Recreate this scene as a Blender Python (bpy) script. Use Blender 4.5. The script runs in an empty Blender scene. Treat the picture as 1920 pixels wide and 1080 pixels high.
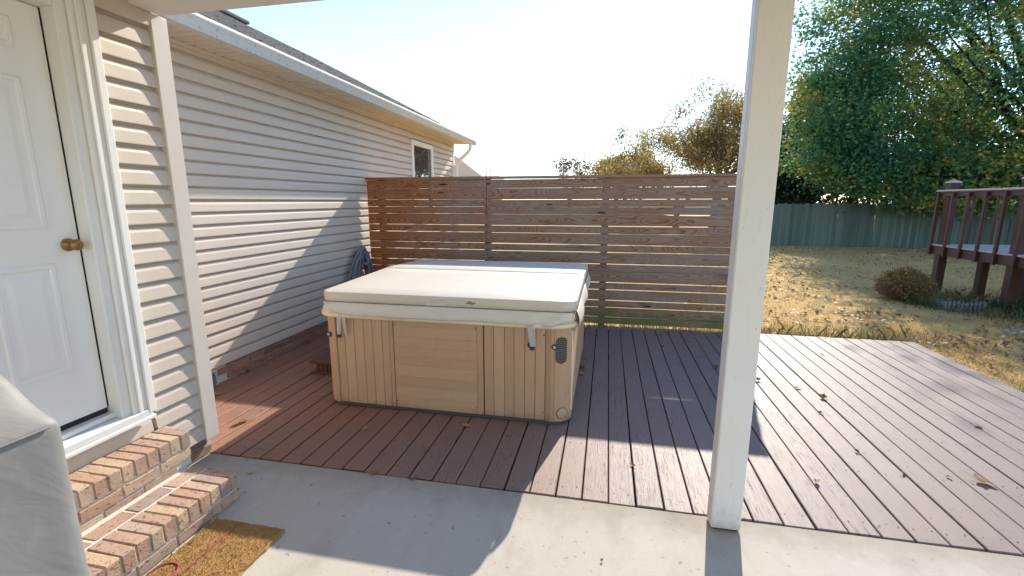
import bpy, math, random
import numpy as np
from mathutils import Vector, Matrix

# ------------------------------------------------------------------ camera, sky, sun, exposure
scene = bpy.context.scene
COL = scene.collection
CAM_H = 1.71
PITCH = math.atan(163 / 862.0)
PSI = math.atan(180 / (862.0 / math.cos(PITCH)))
cam_d = bpy.data.cameras.new('camera'); cam = bpy.data.objects.new('camera', cam_d); COL.objects.link(cam)
cam_d.sensor_width = 36; cam_d.lens = 862 / 1920 * 36; cam_d.clip_start = .05; cam_d.clip_end = 2000
cam.location = (0, 0, CAM_H); cam.rotation_euler = (math.pi / 2 - PITCH, 0, PSI)
scene.camera = cam

SUN_AZ = math.radians(12.2)      # from +Y towards +X
SUN_EL = math.radians(31.8)
world = bpy.data.worlds.new('World'); scene.world = world; world.use_nodes = True
wn = world.node_tree; wn.nodes.clear()
wo = wn.nodes.new('ShaderNodeOutputWorld'); wb = wn.nodes.new('ShaderNodeBackground'); ws = wn.nodes.new('ShaderNodeTexSky')
ws.sky_type = 'NISHITA'; ws.sun_disc = False; ws.sun_elevation = SUN_EL; ws.sun_rotation = SUN_AZ
ws.air_density = 1.0; ws.dust_density = .06; ws.ozone_density = 2.6
wb.inputs['Strength'].default_value = .142
wn.links.new(ws.outputs[0], wb.inputs[0]); wn.links.new(wb.outputs[0], wo.inputs[0])
sun_d = bpy.data.lights.new('sun', 'SUN'); sun = bpy.data.objects.new('sun', sun_d); COL.objects.link(sun)
sun_d.energy = 3.1; sun_d.angle = math.radians(.53); sun_d.color = (1, .91, .78)
sdir = Vector((math.sin(SUN_AZ) * math.cos(SUN_EL), math.cos(SUN_AZ) * math.cos(SUN_EL), math.sin(SUN_EL)))
sun.rotation_euler = sdir.to_track_quat('Z', 'Y').to_euler(); sun.location = (4, 20, 14)
scene.view_settings.view_transform = 'Standard'; scene.view_settings.look = 'None'
scene.view_settings.exposure = 1.4; scene.view_settings.gamma = 1
scene.cycles.max_bounces = 8

R = random.Random(7)
RN = np.random.default_rng(11)

# ------------------------------------------------------------------ materials
class NT:
    def __init__(s, name):
        s.m = bpy.data.materials.new(name); s.m.use_nodes = True
        s.t = s.m.node_tree; s.t.nodes.clear()
    def n(s, ty, props=None, **inp):
        nd = s.t.nodes.new(ty)
        for k, v in (props or {}).items(): setattr(nd, k, v)
        for k, v in inp.items():
            key = int(k[1:]) if k[0] == 'i' and k[1:].isdigit() else k.replace('_', ' ')
            s.set(nd.inputs[key], v)
        return nd
    def set(s, sock, v):
        if isinstance(v, bpy.types.NodeSocket): s.t.links.new(v, sock)
        elif isinstance(v, (tuple, list)) and len(v) == 3 and sock.type == 'RGBA': sock.default_value = (*v, 1)
        else: sock.default_value = v
    def obj(s): return s.n('ShaderNodeTexCoord').outputs['Object']
    def rand(s): return s.n('ShaderNodeObjectInfo').outputs['Random']
    def math(s, op, a, b=0.0, c=0.0, clamp=False):
        return s.n('ShaderNodeMath', {'operation': op, 'use_clamp': clamp}, i0=a, i1=b, i2=c).outputs[0]
    def vmath(s, op, a, b): return s.n('ShaderNodeVectorMath', {'operation': op}, i0=a, i1=b).outputs[0]
    def scale(s, v, sc): return s.vmath('MULTIPLY', v, sc)
    def roff(s, v, k=37.0):
        r = s.rand(); c = s.n('ShaderNodeCombineXYZ', X=s.math('MULTIPLY', r, k), Y=s.math('MULTIPLY', r, k * 1.7), Z=s.math('MULTIPLY', r, k * .6))
        return s.vmath('ADD', v, c.outputs[0])
    def noise(s, v, scale=5.0, detail=3.0, rough=.5, dist=0.0):
        return s.n('ShaderNodeTexNoise', Vector=v, Scale=scale, Detail=detail, Roughness=rough, Distortion=dist).outputs[0]
    def vor(s, v, scale=5.0, out='Distance', feat='F1'):
        return s.n('ShaderNodeTexVoronoi', {'feature': feat}, Vector=v, Scale=scale).outputs[out]
    def ramp(s, f, stops):
        nd = s.n('ShaderNodeValToRGB', Fac=f); el = nd.color_ramp.elements
        while len(el) < len(stops): el.new(.5)
        for e, (p, c) in zip(el, stops): e.position = p; e.color = (*c, 1) if len(c) == 3 else c
        return nd.outputs[0]
    def step(s, f, a, b): return s.n('ShaderNodeMapRange', {'clamp': True, 'interpolation_type': 'SMOOTHSTEP'}, Value=f, i1=a, i2=b).outputs[0]
    def mix(s, f, a, b, blend='MIX'):
        nd = s.n('ShaderNodeMix', {'data_type': 'RGBA', 'blend_type': blend}); s.set(nd.inputs[0], f); s.set(nd.inputs[6], a); s.set(nd.inputs[7], b); return nd.outputs[2]
    def bump(s, h, strength=.3, dist=.01, normal=None):
        nd = s.n('ShaderNodeBump', Height=h, Strength=strength, Distance=dist)
        if normal: s.set(nd.inputs['Normal'], normal)
        return nd.outputs[0]
    def pbsdf(s, col, rough=.6, normal=None, spec=.4, metal=0.0, **kw):
        b = s.n('ShaderNodeBsdfPrincipled'); s.set(b.inputs['Base Color'], col); s.set(b.inputs['Roughness'], rough)
        b.inputs['Specular IOR Level'].default_value = spec; b.inputs['Metallic'].default_value = metal
        if normal: s.set(b.inputs['Normal'], normal)
        for k, v in kw.items(): s.set(b.inputs[k.replace('_', ' ')], v)
        return b.outputs[0]
    def out(s, sh):
        o = s.n('ShaderNodeOutputMaterial'); s.t.links.new(sh, o.inputs[0]); return s.m

MAT = {}
def flat(name, col, rough=.6, spec=.4, metal=0.0, var=.12, vscale=8, bscale=60, bstr=.15):
    t = NT(name); v = t.roff(t.obj()); n = t.noise(v, vscale, 4); n2 = t.noise(v, bscale, 3)
    c = t.mix(t.math('MULTIPLY', n, 1.0), tuple(max(0, x * (1 - var)) for x in col), tuple(min(1, x * (1 + var)) for x in col))
    MAT[name] = t.out(t.pbsdf(c, rough, t.bump(n2, bstr, .002), spec, metal)); return MAT[name]

flat('trim_white', (.80, .78, .74), .45, var=.05, vscale=3, bstr=.08)
flat('door_white', (.82, .81, .79), .4, var=.04, vscale=2, bstr=.06)
flat('alu_sill', (.72, .72, .71), .35, var=.08)
flat('brass', (.34, .19, .075), .38, metal=.85, var=.45, vscale=40)
flat('corner_vinyl', (.60, .54, .48), .5, var=.10, vscale=2.5)
flat('dark_metal', (.03, .03, .035), .45)
flat('black_rubber', (.02, .02, .02), .6)
flat('steel', (.45, .47, .5), .4, metal=.7)
flat('dark_void', (.012, .011, .01), .9)
flat('ceiling_white', (.78, .75, .70), .6, var=.03)
flat('beam_wrap', (.74, .69, .61), .5, var=.04)
flat('step_brown', (.10, .045, .03), .55, var=.2)
flat('antenna', (.35, .36, .38), .5)
flat('far_roof', (.62, .49, .37), .9, var=.12, vscale=6)
flat('far_wall', (.62, .57, .5), .8)
flat('far_white', (.8, .8, .8), .8)
flat('hose_grey', (.20, .205, .22), .45, var=.2, vscale=20)
flat('hanger_grey', (.2, .22, .25), .4)
flat('edging_grey', (.15, .17, .18), .7, var=.25)
flat('spa_rim', (.74, .62, .42), .4, var=.08, vscale=6)
flat('spa_base', (.07, .06, .055), .8)
flat('rust_cap', (.6, .62, .6), .35, metal=.3)

def m_post():
    t = NT('post_paint'); v = t.obj(); n = t.noise(v, 3, 4); sp = t.noise(v, 55, 2)
    c = t.mix(n, (.69, .65, .59), (.75, .715, .66)); c = t.mix(t.step(sp, .74, .80), c, (.35, .28, .2))
    g = t.noise(t.scale(v, (20, 20, 2)), 6, 3); c = t.mix(t.math('MULTIPLY', t.step(g, .55, .8), .25), c, (.5, .46, .4))
    z = t.n('ShaderNodeSeparateXYZ', Vector=v).outputs[2]; sp2 = t.step(t.math('ADD', z, t.math('MULTIPLY', t.noise(v, 22, 5, .7), .5)), .42, .2)
    c = t.mix(t.math('MULTIPLY', sp2, .45), c, (.36, .29, .22)); ch = t.noise(t.scale(v, (30, 30, 7)), 2.2, 3); c = t.mix(t.math('MULTIPLY', t.step(ch, .70, .73), .55), c, (.42, .36, .29))
    MAT['post_paint'] = t.out(t.pbsdf(c, .5, t.bump(t.noise(v, 40, 3), .12, .002)))
m_post()

def m_siding():
    t = NT('siding'); v = t.obj(); vr = t.roff(v)
    n = t.noise(t.scale(v, (1, .6, 2)), 2.2, 4); st = t.noise(t.scale(v, (1, 6, .6)), 5, 4)
    fine = t.noise(t.scale(v, (8, 1.2, 30)), 12, 3)
    c = t.mix(n, (.555, .475, .395), (.61, .53, .45))
    c = t.mix(t.math('MULTIPLY', t.step(st, .56, .78), .22), c, (.40, .36, .31))
    c = t.mix(t.math('MULTIPLY', t.rand(), .10), c, (.50, .44, .38))
    MAT['siding'] = t.out(t.pbsdf(c, .48, t.bump(fine, .12, .003), .35))
m_siding()

def m_soffit():
    t = NT('soffit_vinyl'); v = t.obj(); n = t.noise(v, 3, 3)
    MAT['soffit_vinyl'] = t.out(t.pbsdf(t.mix(n, (.62, .56, .47), (.72, .66, .57)), .5))
    t = NT('gutter_metal'); v = t.obj(); n = t.noise(t.scale(v, (1, 1.4, 5)), 3, 5, .65); s = t.noise(t.scale(v, (1, 5, 5)), 6, 3)
    c = t.mix(n, (.50, .53, .54), (.62, .64, .63)); c = t.mix(t.step(s, .62, .72), c, (.22, .24, .25))
    MAT['gutter_metal'] = t.out(t.pbsdf(c, .45))
    t = NT('shingle'); v = t.roff(t.obj()); n = t.noise(v, 60, 4, .7); b = t.noise(t.scale(v, (3, 4.5, 3)), 3, 2)
    c = t.mix(n, (.05, .048, .048), (.25, .235, .225)); c = t.mix(t.step(b, .4, .65), c, t.mix(.5, c, (.26, .22, .2)))
    MAT['shingle'] = t.out(t.pbsdf(c, .9, t.bump(n, .6, .004)))
m_soffit()

def m_brick(name, cols, mort=False, spk=.6):
    t = NT(name); v = t.roff(t.obj()); r = t.rand()
    c = t.ramp(r, [(i / max(1, len(cols) - 1), k) for i, k in enumerate(cols)])
    n = t.noise(v, 14, 4); c = t.mix(t.math('MULTIPLY', n, .30), c, (.66, .52, .39))
    big = t.noise(t.scale(v, (1, 1, 1)), 5, 3); c = t.mix(t.math('MULTIPLY', t.step(big, .5, .75), .35), c, (.30, .2, .16))
    sp = t.noise(t.scale(v, (1, .55, 1)), 75, 2, .5); sf = t.step(sp, .60, .67); c = t.mix(t.math('MULTIPLY', sf, spk), c, (.10, .06, .045))
    h = t.math('SUBTRACT', t.noise(v, 120, 3), t.math('MULTIPLY', sf, .8))
    MAT[name] = t.out(t.pbsdf(c, .9, t.bump(h, .5, .004), .2))
m_brick('brick_tan', [(.40, .23, .16), (.46, .33, .22), (.34, .205, .155), (.48, .36, .25), (.29, .21, .18), (.41, .25, .175), (.26, .20, .185), (.43, .265, .18), (.37, .21, .145)])
m_brick('brick_red', [(.20, .075, .055), (.28, .11, .075), (.17, .07, .06), (.33, .16, .10), (.24, .085, .06), (.30, .22, .15)], spk=.4)
flat('mortar', (.60, .55, .48), .95, var=.15, vscale=25, bscale=160, bstr=.6)

def m_concrete():
    t = NT('concrete'); v = t.obj(); n = t.noise(v, 1.3, 5, .6); f = t.noise(v, 70, 3); s = t.noise(v, 26, 2, .6)
    c = t.mix(n, (.34, .305, .26), (.51, .47, .41)); c = t.mix(t.math('MULTIPLY', f, .25), c, (.6, .56, .5))
    c = t.mix(t.math('MULTIPLY', t.step(s, .66, .72), .6), c, (.2, .15, .11))
    s2 = t.noise(v, 11, 3, .7); c = t.mix(t.math('MULTIPLY', t.step(s2, .62, .74), .35), c, (.36, .29, .22))
    st = t.noise(t.scale(v, (1.2, .5, 1)), 2.6, 5, .7); c = t.mix(t.math('MULTIPLY', t.step(st, .47, .72), .5), c, (.30, .265, .225))
    cr = t.noise(v, 5.5, 6, .75); c = t.mix(t.math('MULTIPLY', t.step(cr, .60, .66), .22), c, (.62, .58, .52))
    yv = t.n('ShaderNodeSeparateXYZ', Vector=v).outputs[1]; ed = t.step(t.math('ADD', yv, t.math('MULTIPLY', t.noise(v, 6, 5, .7), .35)), 2.30, 2.66)
    c = t.mix(t.math('MULTIPLY', ed, .55), c, (.24, .19, .14))
    MAT['concrete'] = t.out(t.pbsdf(c, .85, t.bump(f, .25, .003), .25))
m_concrete()

def m_deck():
    # worn maroon paint on boards running along local Y
    t = NT('deck_paint'); v0 = t.obj(); v = t.roff(v0)
    wp = t.n('ShaderNodeNewGeometry').outputs['Position']
    r = t.rand()
    n = t.noise(t.scale(v, (2.5, .7, 1)), 1.6, 4)
    fine = t.noise(t.scale(v, (30, 1.6, 30)), 6, 4, .6)
    c = t.mix(n, (.165, .112, .102), (.205, .155, .142))
    c = t.mix(t.math('MULTIPLY', r, .8), c, (.125, .085, .078))
    # the paint close to the house has kept its red; the open side has weathered to grey
    sx = t.n('ShaderNodeSeparateXYZ', Vector=wp).outputs[0]
    wear = t.step(t.math('ADD', sx, t.math('MULTIPLY', t.noise(wp, 1.1, 3), 1.5)), -1.6, 1.4)
    c = t.mix(t.math('MULTIPLY', wear, .8), t.mix(.72, c, (.30, .14, .08)), t.mix(.7, c, (.215, .188, .184)))
    sc = t.noise(t.scale(v, (38, 1.1, 1)), 5, 4, .62); pm = t.noise(t.scale(v, (2, .8, 1)), 1.5, 3)
    crack = t.math('MULTIPLY', t.step(sc, .59, .645), t.step(pm, .40, .58)); c = t.mix(t.math('MULTIPLY', crack, .8), c, (.045, .032, .028))
    c = t.mix(t.math('MULTIPLY', t.step(fine, .58, .72), .22), c, (.33, .29, .27))
    dirt = t.noise(v, 34, 2); c = t.mix(t.math('MULTIPLY', t.step(dirt, .68, .73), .75), c, (.05, .038, .03))
    blot = t.noise(wp, 2.3, 5, .65); c = t.mix(t.math('MULTIPLY', t.step(blot, .5, .72), .35), c, (.13, .10, .09))
    h = t.math('SUBTRACT', fine, t.math('MULTIPLY', crack, 1.2))
    MAT['deck_paint'] = t.out(t.pbsdf(c, t.math('MULTIPLY_ADD', fine, .25, .45), t.bump(h, .35, .004), .35))
m_deck()

def m_grain(name, dark, mid, light, green=0.0, red=0.0, grey=.5):
    # sawn softwood, boards along local X, cathedral grain and knots
    t = NT(name); v = t.obj(); r = t.rand()
    sx = t.n('ShaderNodeSeparateXYZ', Vector=v); x, y, z = sx.outputs
    rx = t.math('MULTIPLY_ADD', r, 53.0, x)
    c1 = t.n('ShaderNodeCombineXYZ', X=t.math('MULTIPLY', rx, .9), Y=t.math('MULTIPLY', r, 31.0), Z=t.math('MULTIPLY', z, 2.2)).outputs[0]
    wob = t.noise(c1, 1.3, 2)
    c2 = t.n('ShaderNodeCombineXYZ', X=t.math('MULTIPLY', rx, 1.15), Y=t.math('MULTIPLY', z, 5.5), Z=t.math('MULTIPLY', r, 19.0)).outputs[0]
    kd = t.vor(c2, 1.0)
    kn = t.math('POWER', 2.718, t.math('MULTIPLY', t.math('MULTIPLY', kd, kd), -38.0))
    zc = t.math('ADD', z, t.math('MULTIPLY_ADD', r, .07, -.035))
    a = t.math('MULTIPLY', zc, zc); b = t.math('MULTIPLY_ADD', wob, .34, -.10); b2 = t.math('MULTIPLY', b, b)
    rad = t.math('SQRT', t.math('ADD', a, t.math('MULTIPLY', b2, .8)))
    rad = t.math('ADD', rad, t.math('MULTIPLY', kn, .055))
    fw = t.noise(t.n('ShaderNodeCombineXYZ', X=t.math('MULTIPLY', rx, 3.0), Y=t.math('MULTIPLY', z, 40.0), Z=r).outputs[0], 1.0, 3)
    rad = t.math('ADD', rad, t.math('MULTIPLY', fw, .006))
    ring = t.math('FRACT', t.math('MULTIPLY', rad, 62.0))
    ring = t.math('POWER', ring, 2.2)
    fine = t.noise(t.n('ShaderNodeCombineXYZ', X=t.math('MULTIPLY', rx, 2.0), Y=t.math('MULTIPLY', z, 160.0), Z=r).outputs[0], 2.0, 3)
    patch = t.noise(t.n('ShaderNodeCombineXYZ', X=rx, Y=t.math('MULTIPLY', z, 3.0), Z=r).outputs[0], 1.6, 4)
    c = t.mix(ring, light, mid); c = t.mix(t.step(ring, .55, 1.0), c, dark)
    c = t.mix(t.math('MULTIPLY', fine, .45), c, mid)
    c = t.mix(t.math('MULTIPLY', t.math('FRACT', t.math('MULTIPLY', r, 7.3)), .45), c, (.24, .165, .125)); c = t.mix(t.math('MULTIPLY', t.step(patch, .36, .62), grey), c, (.33, .265, .23)); c = t.mix(t.math('MULTIPLY', t.step(patch, .58, .75), .5), c, (.09, .05, .035))
    wp = t.n('ShaderNodeNewGeometry').outputs['Position']; ws_ = t.n('ShaderNodeSeparateXYZ', Vector=wp).outputs
    if red:
        f = t.step(t.math('ADD', ws_[0], t.math('MULTIPLY', t.noise(wp, 1.7, 3), 2.2)), -.4, -2.6); c = t.mix(t.math('MULTIPLY', f, red), c, t.mix(ring, (.40, .135, .035), (.11, .024, .008)))
    if green:
        f = t.step(t.math('ADD', ws_[2], t.math('MULTIPLY', t.noise(wp, 3.5, 4), .5)), .62, .22); c = t.mix(t.math('MULTIPLY', f, green), c, (.10, .12, .035))
    kc = t.step(kn, .72, .93); c = t.mix(kc, c, (.035, .018, .011))
    drip = t.noise(t.scale(wp, (14, 1, .6)), 2.0, 4); c = t.mix(t.math('MULTIPLY', t.step(drip, .55, .75), .14), c, (.06, .042, .035))
    h = t.math('SUBTRACT', fine, t.math('MULTIPLY', ring, .6))
    MAT[name] = t.out(t.pbsdf(c, .8, t.bump(h, .4, .003), .2))
m_grain('fence_wood', (.05, .017, .009), (.21, .097, .05), (.39, .235, .14), green=.8, red=.85, grey=.42)
m_grain('fence_post_wood', (.03, .018, .012), (.05, .033, .024), (.08, .055, .04), green=.2)

def m_raised():
    t = NT('stained_wood'); v = t.roff(t.obj()); n = t.noise(t.scale(v, (12, 12, 1.2)), 4, 4); p = t.noise(v, 2.5, 4)
    c = t.mix(n, (.036, .010, .007), (.075, .021, .014)); c = t.mix(t.math('MULTIPLY', t.step(p, .5, .75), .35), c, (.12, .065, .045))
    MAT['stained_wood'] = t.out(t.pbsdf(c, .6, t.bump(n, .3, .004)))
    t = NT('pale_plank'); v = t.roff(t.obj()); n = t.noise(t.scale(v, (2, 14, 2)), 4, 4)
    MAT['pale_plank'] = t.out(t.pbsdf(t.mix(n, (.32, .28, .25), (.5, .46, .42)), .7))  # paler wood for floor planks, rail caps and post caps
    t = NT('picket_wood'); v = t.roff(t.obj()); n = t.noise(t.scale(v, (14, 14, 1.0)), 3, 4); p = t.noise(v, 1.7, 4)
    c = t.mix(n, (.06, .085, .078), (.17, .20, .18)); c = t.mix(.55, c, t.ramp(t.rand(), [(0, (.045, .068, .058)), (.5, (.10, .135, .11)), (.8, (.18, .21, .17)), (1, (.07, .105, .085))])); c = t.mix(t.math('MULTIPLY', t.step(p, .45, .72), .5), c, (.09, .15, .10))
    MAT['picket_wood'] = t.out(t.pbsdf(c, .85, t.bump(n, .5, .006), .2))
m_raised()

def m_spa():
    for nm, ax in (('spa_slat', (9, 9, .8)), ('spa_board', (.8, 9, 9))):
        t = NT(nm); v = t.roff(t.obj()); n = t.noise(t.scale(v, ax), 5, 5, .6); p = t.noise(v, 3, 4); wp = t.n('ShaderNodeNewGeometry').outputs['Position']
        c = t.mix(n, (.45, .28, .17), (.56, .375, .245)); c = t.mix(t.math('MULTIPLY', t.step(p, .45, .75), .4), c, (.53, .35, .22)); c = t.mix(t.math('MULTIPLY', t.rand(), .35), c, (.36, .20, .105))
        d = t.noise(t.scale(wp, (18, 18, 3)), 2.2, 4); c = t.mix(t.math('MULTIPLY', t.step(d, .56, .76), .22), c, (.24, .155, .095))
        z = t.n('ShaderNodeSeparateXYZ', Vector=wp).outputs[2]
        splash = t.step(t.math('ADD', z, t.math('MULTIPLY', t.noise(wp, 7, 4), .2)), .20, .08); c = t.mix(t.math('MULTIPLY', splash, .45), c, (.13, .085, .055))
        MAT[nm] = t.out(t.pbsdf(c, .6, t.bump(n, .3, .003), .3))
    t = NT('spa_vinyl'); v = t.obj(); n = t.noise(v, 4, 4); f = t.noise(v, 230, 2); w = t.noise(v, 7, 4, .6)
    c = t.mix(n, (.53, .47, .385), (.61, .55, .455)); c = t.mix(t.math('MULTIPLY', t.step(w, .56, .76), .32), c, (.52, .43, .33))
    MAT['spa_vinyl'] = t.out(t.pbsdf(c, .5, t.bump(t.math('ADD', f, t.math('MULTIPLY', w, 2.0)), .25, .006), .35))
    t = NT('spa_skirt'); v = t.obj(); n = t.noise(t.scale(v, (3, 3, 8)), 4, 4); z = t.n('ShaderNodeSeparateXYZ', Vector=v).outputs[2]
    c = t.mix(n, (.56, .50, .42), (.66, .60, .51)); e = t.step(t.math('ADD', z, t.math('MULTIPLY', t.noise(v, 12, 4), .05)), .865, .815); c = t.mix(t.math('MULTIPLY', e, .5), c, (.34, .34, .36))
    MAT['spa_skirt'] = t.out(t.pbsdf(c, .55, t.bump(t.noise(v, 9, 4), .4, .01), .3))
    t = NT('stitch_rust'); v = t.obj(); n = t.noise(t.scale(v, (14, 2, 2)), 4, 3)
    MAT['stitch_rust'] = t.out(t.pbsdf(t.mix(n, (.13, .10, .08), (.32, .18, .09)), .8))
    t = NT('label_patch'); v = t.obj(); n = t.noise(t.scale(v, (40, 1, 90)), 2, 2)
    MAT['label_patch'] = t.out(t.pbsdf(t.mix(t.step(n, .5, .62), (.60, .53, .44), (.46, .38, .30)), .6))
    t = NT('grille_mesh'); v = t.obj(); w = t.math('SINE', t.math('MULTIPLY', t.n('ShaderNodeSeparateXYZ', Vector=v).outputs[2], 420)); c = t.mix(t.step(w, -.2, .4), (.025, .022, .02), (.14, .11, .09))
    MAT['grille_mesh'] = t.out(t.pbsdf(c, .6))
m_spa()

def m_fabric():
    t = NT('cover_fabric'); v = t.obj(); n = t.noise(v, 5, 5, .6); f = t.noise(v, 300, 2); s = t.noise(t.scale(v, (1, 3, 1)), 9, 4)
    c = t.mix(n, (.175, .175, .178), (.225, .223, .222)); c = t.mix(t.math('MULTIPLY', t.step(s, .55, .75), .2), c, (.30, .30, .30))
    MAT['cover_fabric'] = t.out(t.pbsdf(c, .55, t.bump(t.math('ADD', t.math('MULTIPLY', f, .03), t.math('ADD', t.noise(t.scale(t.n('ShaderNodeVectorRotate', {'rotation_type': 'EULER_XYZ'}, Vector=v, Rotation=(.9, .3, 0)).outputs[0], (1, 1.2, 5)), 3.2, 3, .5, .8), t.math('MULTIPLY', t.noise(v, 4, 2), .8))), .10, .03), .35))
    t = NT('coir'); v = t.obj(); n = t.noise(v, 170, 3, .7); b = t.noise(v, 8, 3); c = t.mix(n, (.28, .15, .055), (.64, .40, .165)); c = t.mix(t.math('MULTIPLY', b, .3), c, (.34, .19, .06))
    MAT['coir'] = t.out(t.pbsdf(c, .95, t.bump(n, 1.0, .01), .1))
    t = NT('mat_print'); v = t.obj(); n = t.noise(v, 170, 3, .7)
    MAT['mat_print'] = t.out(t.pbsdf(t.mix(n, (.26, .05, .055), (.55, .18, .17)), .95, t.bump(n, 1.0, .008), .1))
m_fabric()

def m_glass():
    t = NT('window_glass'); v = t.obj()
    b = t.pbsdf((.05, .06, .07), .02, t.bump(t.noise(v, 2.2, 2), .015, .02), .9, IOR=2.3)
    MAT['window_glass'] = t.out(b)
m_glass()

def m_lawn():
    t = NT('lawn_soil'); v = t.n('ShaderNodeNewGeometry').outputs['Position']; n = t.noise(v, .55, 5, .6); f = t.noise(v, 20, 5, .75); g = t.noise(v, 1.4, 4)
    c = t.mix(f, (.42, .26, .09), (.74, .52, .22)); c = t.mix(t.math('MULTIPLY', t.step(n, .45, .7), .5), c, (.56, .33, .13))
    c = t.mix(t.math('MULTIPLY', t.step(g, .60, .76), .4), c, (.28, .26, .07))
    c = t.mix(t.math('MULTIPLY', t.step(t.noise(v, 42, 3), .6, .7), .6), c, (.12, .065, .035))
    MAT['lawn_soil'] = t.out(t.pbsdf(c, .95, t.bump(f, .8, .04), .1))
m_lawn()

def m_leaf(name, stops, trans=.45, scale=1.2, fine=9.0):
    t = NT(name); v = t.obj(); n = t.noise(v, scale, 3); f = t.noise(v, fine, 2); m = t.math('ADD', t.math('MULTIPLY', n, .55), t.math('MULTIPLY', f, .45))
    m = t.step(m, .28, .72); c = t.ramp(m, stops)
    d = t.pbsdf(c, .55, None, .3); tr = t.n('ShaderNodeBsdfTranslucent', Color=t.mix(.22, c, (.30, .30, .04), 'MIX')).outputs[0]
    MAT[name] = t.out(t.n('ShaderNodeMixShader', Fac=trans, i1=d, i2=tr).outputs[0])
m_leaf('maple_leaf', [(0, (.04, .155, .105)), (.38, (.06, .20, .105)), (.60, (.13, .25, .09)), (.76, (.34, .35, .09)), (.93, (.54, .42, .10)), (1, (.5, .2, .05))], .5, .4, 2.2)  # yellow patches in the leaf colour partly stand in for sunlit clusters
m_leaf('autumn_leaf', [(0, (.18, .115, .07)), (.4, (.29, .195, .085)), (.72, (.37, .30, .10)), (1, (.34, .19, .08))], .55, .5, 4)
m_leaf('orange_leaf', [(0, (.26, .15, .06)), (.5, (.42, .28, .10)), (1, (.48, .35, .12))], .55, .3, 3)
m_leaf('dry_leaf', [(0, (.12, .06, .035)), (1, (.24, .12, .06))], .3)
m_leaf('cedar_leaf', [(0, (.012, .026, .022)), (.6, (.02, .045, .03)), (1, (.05, .07, .03))], .2)
m_leaf('shrub_leaf', [(0, (.15, .07, .035)), (.4, (.26, .15, .05)), (.75, (.32, .26, .07)), (1, (.38, .32, .09))], .4, 3, 14)
m_leaf('green_weed', [(0, (.035, .08, .035)), (.6, (.06, .14, .045)), (1, (.16, .2, .05))], .35, 3, 12)
m_leaf('dry_weed', [(0, (.14, .11, .05)), (.6, (.26, .21, .11)), (1, (.2, .19, .06))], .3, 3, 12)
m_leaf('dry_grass', [(0, (.40, .22, .075)), (.45, (.62, .42, .19)), (.85, (.70, .53, .27)), (1, (.44, .36, .13))], .45, .6, 3)
m_leaf('litter', [(0, (.11, .042, .02)), (.35, (.24, .105, .045)), (.6, (.40, .27, .17)), (1, (.62, .53, .43))], .2, 2.5, 16)
m_leaf('yellow_leaf', [(0, (.5, .36, .07)), (1, (.6, .45, .12))], .3)
m_leaf('tan_leaf', [(0, (.34, .2, .09)), (1, (.5, .34, .18))], .25, 6, 30)
m_leaf('rust_leaf', [(0, (.22, .075, .025)), (1, (.36, .15, .05))], .25, 6, 30)
m_leaf('brown_leaf', [(0, (.13, .06, .03)), (1, (.25, .13, .06))], .25, 6, 30)
flat('bark', (.10, .078, .062), .95, var=.35, vscale=6, bscale=25, bstr=.8)
flat('bark_dark', (.028, .026, .028), .95, var=.3, vscale=5)
flat('twig', (.22, .125, .08), .9, var=.3)

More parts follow.
